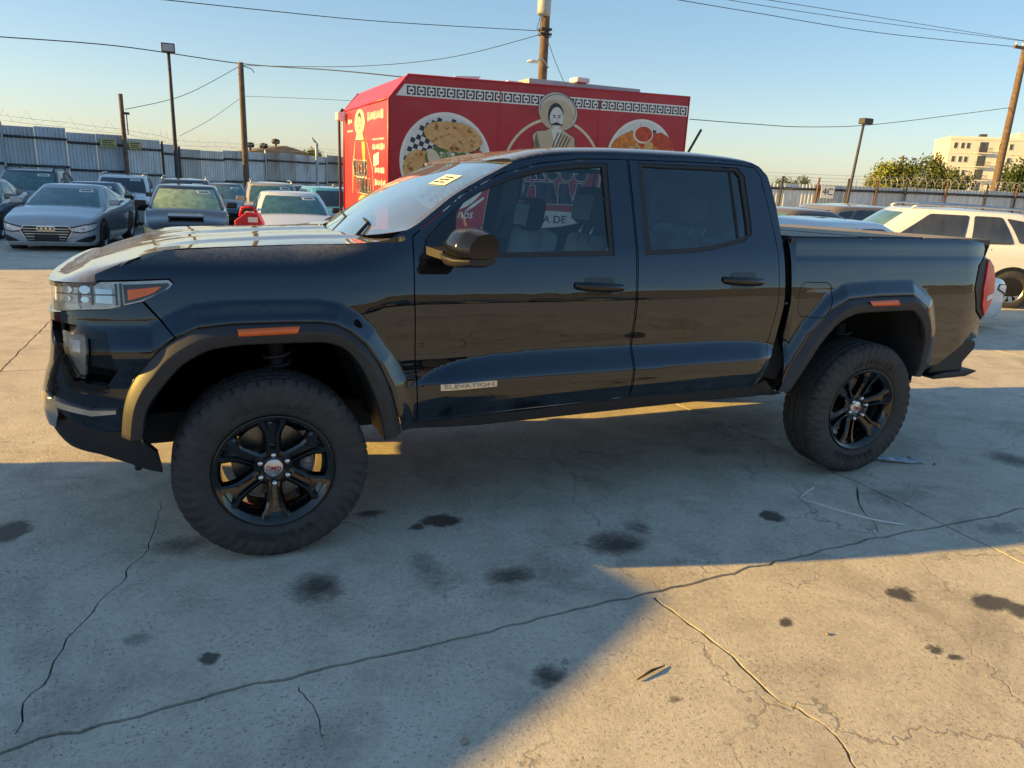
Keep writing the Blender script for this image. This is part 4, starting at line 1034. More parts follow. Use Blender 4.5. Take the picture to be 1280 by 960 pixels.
word('VILLA', [1.62-0.165*k for k in range(5)], 1.335, 0.145, 0.165, 5, sgn=-1, **E_, fill='print_navy')
decal('printed_badge', [ell(1.22, 1.19, 0.36, 0.13, 40)], 'print_yellow', 3, **E_)
decal('printed_badge', [ell(1.22, 1.19, 0.32, 0.11, 40)], 'print_cream', 4, **E_)
def scribble(y0, y1, z, h, n, seed):
    """short strokes for lines of print too small to read in the picture"""
    rr = np.random.default_rng(seed); out = []; step = (y0-y1)/n
    for k in range(n):
        a = y0-step*k; w_ = step*rr.uniform(0.45, 0.85); hh = h*rr.uniform(0.6, 1.0)
        out.append([(a, z-hh/2), (a-w_, z-hh/2+0.005), (a-w_*0.8, z+hh/2), (a-w_*0.1, z+hh/2-0.004)])
    return out
decal('printed_small_print', scribble(0.98, 0.20, 2.14, 0.10, 13, 1), 'ink_white', 3, **E_)
decal('printed_small_print', scribble(0.74, 0.16, 1.905, 0.03, 11, 2)+scribble(0.74, 0.14, 1.83, 0.075, 10, 3), 'ink_white', 3, **E_)
decal('printed_small_print', [[(0.68, 1.63), (0.42, 1.66), (0.42, 1.78), (0.68, 1.75)]], 'ink_white', 3, **E_)
decal('printed_small_print', scribble(0.62, 0.15, 1.60, 0.075, 6, 4)+scribble(0.62, 0.09, 1.475, 0.075, 7, 5)+scribble(0.55, 0.12, 1.35, 0.065, 6, 6), 'ink_white', 3, **E_)
decal('printed_small_print', scribble(2.15, 1.85, 2.13, 0.06, 2, 7)+scribble(2.2, 1.8, 2.02, 0.035, 6, 8), 'ink_white', 3, **E_)
decal('printed_badge', scribble(1.45, 1.0, 1.19, 0.07, 5, 9), 'print_navy', 5, **E_)

# ------------------------------------------------------------------ parked cars
def carglass(name, col, rough=0.06):
    g = NG(name); c = g.coord()
    f = g.ramp(g.noise(g.mapping(c, (3, 3, 1)), 2.2, 5), [(0.3, tuple(v*0.6 for v in col)), (0.7, tuple(min(1, v*1.3) for v in col))])
    return g.done(g.bsdf(f, rough, 0.0, 0.9, 0.7))
carglass('glass_teal', (0.06, 0.15, 0.14)); carglass('glass_dark', (0.016, 0.020, 0.024)); carglass('glass_green', (0.34, 0.44, 0.22), 0.25); carglass('glass_aqua', (0.10, 0.20, 0.20)); carglass('glass_grey', (0.045, 0.045, 0.043), 0.08)
for nm, cc, du in [('paint_audi', (0.40, 0.44, 0.47), 0.08), ('paint_black', (0.006, 0.006, 0.007), 0.10), ('paint_white', (0.80, 0.80, 0.79), 0.06), ('paint_blue', (0.035, 0.080, 0.16), 0.3), ('paint_slate', (0.11, 0.14, 0.17), 0.2),
                   ('paint_cyan', (0.05, 0.30, 0.42), 0.1), ('paint_taupe', (0.17, 0.145, 0.12), 0.3), ('paint_silver', (0.42, 0.45, 0.47), 0.15), ('paint_beige', (0.45, 0.38, 0.29), 0.3), ('paint_graphite', (0.06, 0.06, 0.065), 0.45), ('paint_plum', (0.05, 0.035, 0.055), 0.3)]:
    paint(nm, cc, du)
plain('lamp_clear', (0.80, 0.82, 0.83), 0.12, coat=1.0, var=0.35, scale=14); plain('lamp_sun_yellow', (0.55, 0.46, 0.24), 0.3, coat=0.6, var=0.2)  # yellow of the hatchback's lamps is sun glow put into the colour
plain('grille_dark', (0.012, 0.012, 0.013), 0.45); plain('plate_dark', (0.02, 0.02, 0.022), 0.6)
wheel_mesh = {}
def bg_wheel(r, parent, x, y, sgn):
    key = round(r, 2)
    if key not in wheel_mesh:
        t = MB(); t.lathe([(r*0.60, 0.0), (r*0.66, -0.012), (r*0.94, -0.012), (r, 0.02), (r, 0.19), (r*0.93, 0.22), (r*0.6, 0.22)], 26, 'y')
        s = MB(); s.lathe([(0.0, 0.035), (r*0.10, 0.03), (r*0.13, 0.05)], 12, 'y'); s.lathe([(r*0.61, 0.0), (r*0.55, 0.02), (r*0.53, 0.16)], 26, 'y')
        for k in range(10):
            a = k*math.pi/5; ca, sa = math.cos(a), math.sin(a); 
            def P(q, u, d): return (ca*q-sa*u, d, sa*q+ca*u)
            s.add([P(r*0.08, -0.03, 0.03), P(r*0.58, -0.025, 0.015), P(r*0.58, 0.025, 0.015), P(r*0.08, 0.03, 0.03), P(r*0.08, -0.03, 0.07), P(r*0.58, -0.025, 0.05), P(r*0.58, 0.025, 0.05), P(r*0.08, 0.03, 0.07)], [(0, 1, 2, 3), (0, 4, 5, 1), (2, 6, 7, 3)])
        d = MB(); d.lathe([(0.0, 0.10), (r*0.54, 0.10)], 20, 'y')
        wheel_mesh[key] = (t.mesh('tyre'), s.mesh('rim'), d.mesh('brake_disc'))
    tm, sm, dm = wheel_mesh[key]
    w_ = add_obj('wheel', tm, 'rubber', parent, (x, y, r), (0, 0, 0 if sgn < 0 else math.pi))
    add_obj('rim', sm, 'satin_silver', w_); add_obj('brake_disc', dm, 'matte_black', w_)
    return w_

TYPES = {
 'sedan': dict(L=4.75, W=1.85, H=1.42, hood=[(0, .66), (.04, .72), (.12, .79), (.26, .93), (.45, .95), (.68, .98), (.86, 1.04), (.97, 1.03), (1, .96)], gh=(.255, .43, .66, .87), wr=.60, r=.33, ax=(.19, .79)),
 'coupe': dict(L=4.70, W=1.86, H=1.37, hood=[(0, .68), (.035, .745), (.12, .81), (.27, .92), (.45, .93), (.68, .96), (.86, 1.00), (.97, .99), (1, .92)], gh=(.265, .45, .62, .88), wr=.58, r=.34, ax=(.19, .79)),
 'hatch': dict(L=4.45, W=1.78, H=1.45, hood=[(0, .66), (.05, .74), (.14, .83), (.24, .96), (.45, .97), (.68, 1.00), (.9, 1.02), (1, .95)], gh=(.225, .42, .74, .95), wr=.62, r=.33, ax=(.20, .80)),
 'suv': dict(L=4.65, W=1.88, H=1.68, hood=[(0, .80), (.03, .92), (.12, 1.00), (.24, 1.10), (.45, 1.09), (.7, 1.12), (.93, 1.14), (1, 1.02)], gh=(.225, .38, .84, .975), wr=.68, r=.36, ax=(.19, .79)),
}
def car(name, label, cat, kind, pos, face, body, glassm='glass_teal', scale=(1, 1, 1), rails=False, lamp='lamp_clear', sticker=True, extras=None, sideglass='glass_dark', group='cars parked in the yard', low=None):
    T = TYPES[kind]; L, W, H = T['L']*scale[0], T['W']*scale[1], T['H']*scale[2]
    d = math.hypot(*face); fx, fy = face[0]/d, face[1]/d
    t = thing(name, label, cat, (pos[0], pos[1], gh(pos[1])), math.atan2(-fy, -fx), group)
    slope = -math.atan((gh(pos[1]+0.5)-gh(pos[1]-0.5)))*1.0
    mid_y = pos[1]-fy*L/2; t.location.z = gh(mid_y)
    w0 = W/2; zb = 0.19*scale[2]
    hx = np.array([q[0] for q in T['hood']])*L; hz = np.array([q[1] for q in T['hood']])*scale[2]
    top = pch(hx, hz)
    path = np.array([(0, 0), (0.0, .30*w0), (0.02, .55*w0), (0.06, .74*w0), (0.15, .87*w0), (0.32, .94*w0), (.18*L, .985*w0), (.35*L, w0), (.6*L, w0), (.82*L, .985*w0), (.93*L, .94*w0), (L-.12, .86*w0), (L-.03, .70*w0), (L, .40*w0), (L, 0)])
    # denser plan outline
    seg = np.r_[0, np.cumsum(np.hypot(*np.diff(path, axis=0).T))]; UT = seg[-1]
    fxp = pch(seg, path[:, 0]); fyp = pch(seg, path[:, 1])
    BUL = pch([0, .12, .35, .55, .80, .93, 1.0], [-.075, -.02, .0, -.008, -.012, -.03, -.075])
    def wall(u, z):
        u = np.asarray(u, float); z = np.asarray(z, float); a = np.clip(np.abs(u), 0, UT); sg_ = np.where(u < 0, -1.0, 1.0)
        x = fxp(a); y = fyp(a); e = 1e-3; tx = fxp(np.minimum(a+e, UT))-fxp(np.maximum(a-e, 0)); ty = fyp(np.minimum(a+e, UT))-fyp(np.maximum(a-e, 0)); n = np.hypot(tx, ty)+1e-12
        nx, ny = -ty/n, tx/n
        zt = top(x); k = np.clip((z-zb)/(zt-zb), 0, 1); o = BUL(k)*0.8
        return x+nx*o, -sg_*np.maximum(y+ny*o, 0), z
    n = 64; us = np.linspace(0, UT, n); rows = []
    KK = np.array([0, .06, .14, .28, .45, .62, .78, .88, .95, .985, 1.0])
    xs_ = fxp(us)
    for k in KK:
        x, y, z = wall(us, zb+(top(xs_)-zb)*k); rows.append(np.stack([x, y, z], -1))
    A = np.stack(rows, 1)                                 # (n, K, 3)
    b = MB(); b.grid(A); B2 = A.copy(); B2[..., 1] *= -1; b.grid(B2[:, ::-1])
    nv = 9; vv = np.linspace(-1, 1, nv); dk = np.zeros((n, nv, 3))
    for i in range(n):
        e = A[i, -1]; dk[i, :, 0] = e[0]; dk[i, :, 1] = vv*abs(e[1])
        dk[i, :, 2] = e[2]+0.045*(1-np.abs(vv)**2.5)*min(1, abs(e[1])/(0.6*w0))
    b.grid(dk); bt = A[:, 0].copy(); b.grid(np.stack([bt, bt*np.array((1, -1, 1))], 1))
    bo = b.obj('body', body, t, recalc=True)
    # greenhouse
    ga, gb, gc, gd = [q*L for q in T['gh']]; zbelt = lambda x: top(x)-0.01
    NB = 24
    def ghp(s, v):
        """s: 0..1 height, v: -1..1 front glass | 1..3 one flank | 3..5 back glass, as unit square ring"""
        s = np.asarray(s, float); v = np.asarray(v, float)
        fx_ = ga+(gb-ga)*s-0.03*np.sin(np.pi*s); rx_ = gd+(gc-gd)*s+0.03*np.sin(np.pi*s)
        wd = (.93*w0)*(1-s)+(T['wr']*w0*1.18)*s+0.03*np.sin(np.pi*s)
        wf = wd*.93
        front = np.abs(v) <= 1; flank = (np.abs(v) > 1) & (np.abs(v) <= 3)
        x = np.where(front, fx_+0.16*np.abs(v)**2.2, np.where(flank, (fx_+0.16)+(rx_-0.10-(fx_+0.16))*(np.abs(v)-1)/2, rx_-0.10*((5-np.abs(v))/2)**2.0))
        tt = np.clip((np.abs(v)-1)/2, 0, 1)
        y = np.where(front, -v*wf, np.where(flank, -np.sign(v)*(wf+(wd-wf)*np.sin(np.pi*tt)**.6), -np.sign(v)*wf*(5-np.abs(v))/2*1.0))
        zl = np.where(front, zbelt(ga), zbelt(np.clip(x, ga, gd)))
        zr = H-0.015-0.03*np.clip((x-gb)/(gc-gb+1e-6)-0.35, -0.5, 1)**2
        return x, y, zl+(zr-zl)*s
    vs_ = np.r_[np.linspace(-1, 1, 11), np.linspace(1, 3, 13)[1:], np.linspace(3, 5, 6)[1:]]
    full = np.r_[vs_, -vs_[::-1][1:-1]]
    # ring order: front left->right, flank, back to centre, then mirrored flank
    ring_v = np.r_[np.linspace(0, 1, 6), np.linspace(1, 3, 13)[1:], np.linspace(3, 5, 6)[1:]]
    rv = np.r_[ring_v, -ring_v[::-1][1:-1]]
    S = np.linspace(0, 1, 7); P = []
    for s in S:
        x, y, z = ghp(np.full(len(rv), s), rv); P.append(np.stack([x, y, z], -1))
    cx_ = (gb+gc)/2; last = P[-1]
    for k, (sh, dz) in enumerate(((.975, .012), (.93, .022), (.75, .036), (.4, .046), (.0, .05))):
        q = last.copy(); q[:, 0] = cx_+(q[:, 0]-cx_)*sh; q[:, 1] *= sh; q[:, 2] += dz-0.02*(k == -1); P.append(q)
    b = MB(); b.grid(np.stack(P, 1), closed_u=True); b.obj('roof', body, t, recalc=True)
    def gpatch(nm, poly, mat, hint, mir=False, off=0.006, st=0.18):
        return patch(nm, poly, lambda u, v: ghp(v, u), mat, t, step=st, thick=0.006, off=off, out_hint=hint, mirror=mir)
    gpatch('windshield', roundpoly([(-.93, .05), (.93, .05), (.90, .90), (-.90, .90)], .06), glassm, (-1, 0, 0.3))
    gpatch('rear_window', roundpoly([(3.22, .10), (4.995, .10), (4.995, .85), (3.22, .85)], .06, only=(0, 3)), sideglass, (1, 0, 0.3), True)
    sp_ = 2.02
    gpatch('side_window', roundpoly([(1.22 if kind == 'suv' else 1.12, .06), (sp_-.04, .06), (sp_-.04, .90), (1.36 if kind == 'suv' else 1.30, .90)], .05), sideglass, (0, -1, 0), True)
    if kind == 'suv':
        gpatch('side_window', roundpoly([(sp_+.04, .06), (2.50, .07), (2.50, .90), (sp_+.04, .90)], .05), sideglass, (0, -1, 0), True)
        gpatch('side_window', roundpoly([(2.56, .10), (2.90, .22), (2.82, .80), (2.56, .88)], .05), sideglass, (0, -1, 0), True)
    else:
        gpatch('side_window', roundpoly([(sp_+.04, .06), (2.66, .08), (2.84, .30), (2.60, .86), (sp_+.04, .90)], .05), sideglass, (0, -1, 0), True)
    # wheels and arches
    r = T['r']*scale[2]
    for ax in T['ax']:
        xa = ax*L; ua = float(np.interp(xa, fxp(us), us)); arch = [(ua+(r+.055)*math.cos(a), r+(r+.055)*math.sin(a)) for a in np.linspace(0, math.pi, 19)]+[(ua-(r+.055), zb+.01), (ua+(r+.055), zb+.01)]
        patch('wheel_arch', arch, wall, 'matte_black', t, step=.14, thick=.01, off=.004, mirror=True)
        for sg_ in (-1, 1): bg_wheel(r, t, xa, sg_*(w0-.015), sg_)
    # door gaps, handles, mirrors
    for q in (.285, .495, .70):
        u = float(np.interp(q*L, fxp(us), us)); zt = float(top(q*L))
        patch('door_gap', [(u-.004, zb+.16), (u+.004, zb+.16), (u+.004, zt-.05), (u-.004, zt-.05)], wall, 'matte_black', t, step=.3, thick=.004, off=.003, mirror=True)
    for q in (.455, .655):
        u = float(np.interp(q*L, fxp(us), us)); zt = float(top(q*L))
        patch('door_handle', roundpoly([(u-.09, zt-.20), (u+.09, zt-.20), (u+.09, zt-.165), (u-.09, zt-.165)], .012), wall, body, t, step=.3, thick=.02, off=.02, mirror=True)
    for sg_ in (-1, 1):
        b = MB(); b.box((-.07, -.12, -.065), (.07, .12, .065), .03)
        m = b.obj('mirror', body if extras != 'black_mirror' else 'black_plastic', t, (ga+.42, sg_*(w0+.07), float(top(ga+.42))+.11))
    # nose: head lamps, grille, intakes, plate
    zt0 = float(top(0.02)); u1 = .50*w0; u2 = float(np.interp(.38, fxp(us), us))
    if low: low(t, wall, w0, zt0, u2)
    else:
        patch('lamp_bezel', roundpoly([(u1-.03, zt0-.225), (u1+.16, zt0-.235), (u2+.03, zt0-.06), (u2, zt0+.015), (u1+.3, zt0-.01), (u1-.03, zt0-.06)], .02), wall, 'grille_dark', t, step=.09, thick=.01, off=.005, mirror=True, out_hint=(-1, -.4, 0))
        patch('headlight', roundpoly([(u1, zt0-.20), (u1+.16, zt0-.21), (u2, zt0-.05), (u2-.02, zt0-.0), (u1+.3, zt0-.03), (u1, zt0-.08)], .02), wall, lamp, t, step=.09, thick=.01, off=.008, mirror=True, out_hint=(-1, -.4, 0))
        patch('grille', roundpoly([(-u1*.95, zt0-.07), (u1*.95, zt0-.07), (u1*.80, zt0-.24), (-u1*.80, zt0-.24)], .03), wall, 'grille_dark', t, step=.09, thick=.01, off=.006, out_hint=(-1, 0, 0))
        patch('lower_intake', roundpoly([(-u1*1.1, zb+.24), (u1*1.1, zb+.24), (u1*.9, zb+.09), (-u1*.9, zb+.09)], .03), wall, 'grille_dark', t, step=.09, thick=.01, off=.006, out_hint=(-1, 0, 0))
        patch('emblem', ell(0, zt0-.15, .06, .05, 16), wall, 'chrome', t, step=.05, thick=.008, off=.016, out_hint=(-1, 0, 0))
    ur0 = float(np.interp(L-.30, fxp(us)[:60], us[:60])); zr0 = float(top(L-.1))
    patch('tail_lamp', roundpoly([(ur0, zr0-.26), (UT-.45*w0, zr0-.24), (UT-.45*w0, zr0-.10), (ur0+.02, zr0-.08)], .02), wall, 'lens_red', t, step=.09, thick=.01, off=.008, mirror=True, out_hint=(1, -.4, 0))
    if rails:
        for sg_ in (-1, 1):
            b = MB(); yy = sg_*T['wr']*w0*1.02; x0, x1 = gb+.15, gc-.1; zz = H+.005
            b.tube([(x0, yy, zz), (x0+.12, yy, zz+.065), ((x0+x1)/2, yy, zz+.075), (x1-.12, yy, zz+.06), (x1, yy, zz-.01)], .022, 6); b.obj('roof_rail', 'black_plastic' if rails is True else rails, t)
    if sticker:
        gpatch('auction_sticker', [(.35, .74), (.78, .74), (.76, .86), (.34, .86)], 'paper', (-1, 0, .3), off=.010)
        gpatch('sticker_print', [(.40, .78), (.72, .78), (.71, .82), (.40, .82)], 'ink_black', (-1, 0, .3), off=.0125)
    return t, wall, ghp, top
def pch(xs, ys): return pchip(list(xs), list(ys))
def audi_front(t, wall, w0, zt0, u2):
    H = (-1, -.3, 0)
    patch('lamp_bezel', roundpoly([(.46*w0, zt0-.20), (.72*w0, zt0-.225), (u2+.05, zt0-.12), (u2+.05, zt0-.005), (.82*w0, zt0-.03), (.46*w0, zt0-.105)], .02), wall, 'grille_dark', t, step=.08, thick=.01, off=.005, mirror=True, out_hint=H)
    patch('headlight', roundpoly([(.50*w0, zt0-.175), (.72*w0, zt0-.20), (u2+.02, zt0-.10), (u2+.02, zt0-.03), (.82*w0, zt0-.055), (.50*w0, zt0-.125)], .02), wall, 'lamp_clear', t, step=.08, thick=.01, off=.008, mirror=True, out_hint=H)
    gl = [(-.44*w0, zt0-.09), (.44*w0, zt0-.09), (.52*w0, zt0-.17), (.38*w0, zt0-.40), (-.38*w0, zt0-.40), (-.52*w0, zt0-.17)]
    patch('grille', gl, wall, 'grille_dark', t, step=.08, thick=.01, off=.006, out_hint=(-1, 0, 0))
    fo = inset(gl, -.018); patch('grille_frame', fo, wall, 'satin_silver', t, step=.08, thick=.012, off=.014, holes=[gl], out_hint=(-1, 0, 0))
    for k in range(5):
        z = zt0-.14-.055*k; hw = (.49-.028*k)*w0
        patch('grille_slat', [(-hw, z-.007), (hw, z-.007), (hw, z+.007), (-hw, z+.007)], wall, 'satin_silver', t, step=.15, thick=.012, off=.016, out_hint=(-1, 0, 0))
    for k in range(4):
        cx_ = (k-1.5)*.082; e_ = ell(cx_, zt0-.135, .055, .048, 22); i_ = ell(cx_, zt0-.135, .041, .034, 22)
        patch('emblem_ring', e_, wall, 'chrome', t, step=.05, thick=.01, off=.022+.002*(k % 2), holes=[i_], out_hint=(-1, 0, 0))
    patch('plate_holder', [(-.23, zt0-.38), (.23, zt0-.38), (.23, zt0-.25), (-.23, zt0-.25)], wall, 'plate_dark', t, step=.1, thick=.01, off=.024, out_hint=(-1, 0, 0))
    patch('corner_intake', roundpoly([(.56*w0, zt0-.40), (.90*w0, zt0-.42), (u2-.12, zt0-.36), (u2-.10, zt0-.27), (.80*w0, zt0-.30), (.62*w0, zt0-.37)], .02), wall, 'grille_dark', t, step=.08, thick=.01, off=.007, mirror=True, out_hint=H)
    patch('front_lip', [(-u2, .225), (u2, .225), (u2, .245), (-u2, .245)], wall, 'satin_silver', t, step=.1, thick=.012, off=.014, out_hint=(-1, 0, 0))
def mazda_front(t, wall, w0, zt0, u2):
    H = (-1, -.3, 0)
    patch('headlight', roundpoly([(.52*w0, zt0-.17), (.80*w0, zt0-.20), (u2+.04, zt0-.09), (u2+.12, zt0+.02), (.85*w0, zt0-.03), (.55*w0, zt0-.10)], .02), wall, 'lamp_sun_yellow', t, step=.08, thick=.01, off=.008, mirror=True, out_hint=H)
    patch('grille', roundpoly([(-.50*w0, zt0-.30), (.50*w0, zt0-.30), (.66*w0, zt0-.44), (-.66*w0, zt0-.44)], .02), wall, 'grille_dark', t, step=.08, thick=.01, off=.006, out_hint=(-1, 0, 0))
    o_ = ell(0, zt0-.13, .085, .065, 30); i_ = ell(0, zt0-.13, .070, .050, 30)
    patch('emblem', o_, wall, 'chrome', t, step=.05, thick=.01, off=.016, holes=[i_], out_hint=(-1, 0, 0))
    patch('emblem', [(-.068, zt0-.13), (-.03, zt0-.115), (0, zt0-.135), (.03, zt0-.115), (.068, zt0-.13), (.03, zt0-.132), (0, zt0-.152), (-.03, zt0-.132)], wall, 'chrome', t, step=.05, thick=.01, off=.016, out_hint=(-1, 0, 0))
def bare_front(t, wall, w0, zt0, u2):
    patch('lamp_opening', roundpoly([(.50*w0, zt0-.22), (.80*w0, zt0-.24), (u2+.02, zt0-.16), (u2+.0, zt0-.02), (.80*w0, zt0-.04), (.52*w0, zt0-.10)], .03), wall, 'matte_black', t, step=.09, thick=.01, off=.006, mirror=True, out_hint=(-1, -.3, 0))
    patch('grille', roundpoly([(-.46*w0, zt0-.05), (.46*w0, zt0-.05), (.40*w0, zt0-.35), (-.40*w0, zt0-.35)], .03), wall, 'grille_dark', t, step=.09, thick=.01, off=.006, out_hint=(-1, 0, 0))
    patch('front_wheel_liner', roundpoly([(u2-.02, .30), (u2+.22, .30), (u2+.22, .62), (u2-.02, .62)], .04), wall, 'matte_black', t, step=.09, thick=.01, off=.006, mirror=True)
F = (-.10, -.995)
aud, *_ = car('parked_car', 'silver blue coupe with four rings on its grille at the left', 'car', 'coupe', (-3.08, 14.5), (-.13, -.99), 'paint_audi', 'glass_teal', low=audi_front)
car('parked_car', 'slate grey sedan cut off by the left edge behind the silver blue coupe', 'car', 'sedan', (-5.55, 17.4), (-.05, -1), 'paint_slate', 'glass_aqua')
car('parked_suv', 'black suv with roof rails far left against the fence', 'suv', 'suv', (-5.0, 22.9), (-.05, -1), 'paint_black', 'glass_teal', scale=(1, 1.02, 1.03), rails=True)
car('parked_car', 'dark blue sedan directly behind the silver blue coupe', 'car', 'sedan', (-3.0, 19.9), (-.06, -1), 'paint_blue', 'glass_dark', extras='black_mirror')
car('parked_suv', 'white suv with empty lamp openings between the coupe and the black hatchback', 'suv', 'suv', (-2.45, 25.1), (-.02, -1), 'paint_white', 'glass_dark', scale=(1, 1.02, 1.0), rails='satin_silver', low=bare_front)
mz, mzw, mzg, mzt = car('parked_car', 'black hatchback with headlights coloured sunlit yellow and a hood scoop', 'car', 'hatch', (-.36, 13.5), (-.03, -1), 'paint_black', 'glass_green', low=mazda_front, extras='black_mirror')
b = MB(); b.box((.42, -.36, .86), (.74, .36, .915), .02); hs_ = b.obj('hood_scoop', 'paint_black', mz); hs_.rotation_euler = (0, R(-8), 0); hs_.location = (0, 0, -.08)
car('parked_suv', 'black suv with arched roof rails right behind the black hatchback', 'suv', 'suv', (-.40, 20.0), (-.02, -1), 'paint_black', 'glass_dark', scale=(1, .95, .955), rails='satin_silver')
car('parked_car', 'dark navy car half hidden right of the black hatchback', 'car', 'sedan', (.85, 23.2), (-.03, -1), 'paint_slate', 'glass_aqua', scale=(1, .95, 1.06))
bs, *_ = car('parked_suv', 'beige grey suv with a raised door panel behind the white sedan', 'suv', 'suv', (2.05, 19.2), (-.05, -1), 'paint_beige', 'glass_teal', scale=(1, .93, .945), rails='satin_silver')
b = MB(); b.add([(.9, .02, 0), (1.9, .0, 0), (1.9, .0, .55), (1.75, .02, .95), (1.35, .03, 1.05), (.9, .02, .6), (.9, .07, 0), (1.9, .05, 0), (1.9, .05, .55), (1.75, .07, .95), (1.35, .08, 1.05), (.9, .07, .6)], [(0, 1, 2, 3, 4, 5), (11, 10, 9, 8, 7, 6), (0, 6, 7, 1), (1, 7, 8, 2), (2, 8, 9, 3), (3, 9, 10, 4), (4, 10, 11, 5), (5, 11, 6, 0)])
b.obj('open_door', 'paint_beige', bs, (.1, -1.02, .62), (0, 0, R(-38)))
car('parked_car', 'white sedan with a dented nose directly behind the pickup hood', 'car', 'sedan', (1.92, 12.9), (-.04, -1), 'paint_white', 'glass_teal', scale=(1, 1.02, .97), extras='black_mirror')
car('parked_car', 'dark plum car whose roof shows left of the bright cyan car', 'car', 'sedan', (3.15, 22.6), (-.05, -1), 'paint_plum', 'glass_dark', scale=(1, 1, 1.08))
car('parked_suv', 'bright cyan roofed car beside the red trailer', 'car', 'suv', (3.95, 17.6), (.06, -1), 'paint_cyan', 'glass_dark', scale=(.95, .95, .90))
# right-hand side of the yard
car('parked_suv', 'large white suv seen side on behind the pickup tail lamp', 'suv', 'suv', (9.85, 6.85), (-.82, .57), 'paint_white', 'glass_aqua', scale=(.95, 1.0, .935), rails='satin_silver', sideglass='glass_grey', sticker=False)
car('parked_car', 'white sedan facing right with its roof just above the pickup bed', 'car', 'sedan', (10.03, 3.40), (1, -.07), 'paint_white', 'glass_teal', scale=(1.02, 1, .965), sticker=False)
car('parked_car', 'dusty graphite sedan behind the white sedan', 'car', 'sedan', (8.1, 8.0), (-1, .15), 'paint_graphite', 'glass_aqua', scale=(1, 1, 1.03), sticker=False)
car('parked_suv', 'taupe brown suv facing right with a teal windshield', 'suv', 'suv', (16.9, 8.7), (1, -.22), 'paint_taupe', 'glass_aqua', scale=(1, 1, .925), sticker=False)
car('parked_suv', 'white suv behind the pickup cab near the 4C sign', 'suv', 'suv', (13.7, 9.6), (1, -.35), 'paint_white', 'glass_aqua', scale=(1, 1, .945), sticker=False)
car('parked_car', 'slate blue car low behind the pickup cab corner', 'car', 'sedan', (12.0, 7.6), (1, -.5), 'paint_blue', 'glass_aqua', scale=(.85, .95, 1.0), sticker=False)
car('parked_suv', 'far white suv roof in front of the pale fence', 'suv', 'suv', (17.6, 13.6), (-.8, -.5), 'paint_white', 'glass_grey', scale=(1, 1, .945), sticker=False)
# neighbour ahead of the pickup, out of the picture to the left: its back end shades the concrete
car('parked_suv', 'tall boxy suv parked ahead of the pickup outside the picture', 'suv', 'suv', (-7.48, -1.35), (-.90, -.43), 'paint_slate', 'glass_teal', scale=(1, 1, 1.0), sticker=False)

# unseen cars and wall added behind the camera for the pickup's flank to mirror
for k, (x, y, kd, pm, lab) in enumerate([(-2.6, -13.0, 'suv', 'paint_graphite', 'graphite suv added behind the photographer for reflections'), (0.4, -13.4, 'sedan', 'paint_white', 'white sedan added behind the photographer for reflections'), (3.3, -13.1, 'suv', 'paint_black', 'black suv added behind the photographer for reflections'), (6.2, -13.6, 'sedan', 'paint_taupe', 'taupe sedan added behind the photographer for reflections'), (9.2, -13.0, 'suv', 'paint_slate', 'slate suv added behind the photographer for reflections')]):
    car('parked_car', lab, 'car', kd, (x, y), (0, 1), pm, 'glass_teal', sticker=False, group='cars added behind the photographer')
ww_ = thing('reflection_wall', 'long plain block wall added unseen behind the photographer for reflections', 'wall', (4.0, -21.0, -0.02))
MB().box((-40, -0.15, 0), (40, 0.15, 2.6)).obj('wall', 'block_wall', ww_)
MB().box((-40, -0.22, 2.6), (40, 0.22, 2.72)).obj('coping', 'stucco_trim', ww_)
# loose things in the yard
plain('can_red', (0.55, 0.02, 0.025), 0.4); plain('drum_blue', (0.04, 0.07, 0.13), 0.5, var=0.3)
dr = thing('steel_drum', 'dark blue steel drum holding up the red fuel can', 'drum', (0.34, 4.85, gh(4.85)))
dr.scale = (1, 1, 1.1)
b = MB(); b.lathe([(0, 0), (.28, 0), (.29, .02), (.28, .04), (.28, .30), (.292, .32), (.28, .34), (.28, .62), (.292, .64), (.28, .66), (.28, .90), (.29, .92), (.27, .925), (.27, .91), (0, .91)], 28, 'z'); b.obj('barrel', 'drum_blue', dr)
rc = thing('fuel_can', 'red plastic fuel can with a slanted top beyond the pickup hood', 'fuel can', (0.34, 4.82, gh(4.85)+1.003), R(-12))
rc.scale = (1.12, 1.1, 1.1)
b = MB(); b.prism([(-.13, 0), (.13, 0), (.13, .13), (.09, .225), (-.02, .235), (-.13, .15)], 'y', -.10, .10); o_ = b.obj('body', 'can_red', rc, recalc=True)
md = o_.modifiers.new('bevel', 'BEVEL'); md.width = .012; md.segments = 2
b = MB(); b.box((0.0, -.104, .14), (.09, -.1005, .19)); b.obj('label', 'paper', rc)
b = MB(); b.tube([(-.09, 0, .19), (-.07, 0, .27), (.03, 0, .285), (.07, 0, .23)], .014, 6); b.obj('handle', 'can_red', rc)
plain('rag_cloth', (0.16, 0.09, 0.12), 0.95, var=0.5, scale=20)
b = MB(); rr = np.random.default_rng(5); nu, nv_ = 16, 9; P = np.zeros((nu, nv_, 3))
for i in range(nu):
    for j in range(nv_):
        a = 2*math.pi*i/nu; q = math.pi*j/(nv_-1); m = 1+.18*math.sin(3*a+2*q)+.12*math.sin(5*a-3*q)
        P[i, j] = (.22*m*math.sin(q)*math.cos(a), .18*m*math.sin(q)*math.sin(a), .55-.55*math.cos(q)*1.0)
b.grid(P, closed_u=True); tag(b.obj('cloth_bundle', 'rag_cloth', None, (1.15, 4.4, gh(4.4))), 'crumpled plum coloured cloth bundle at the foot of the red trailer end', 'cloth')
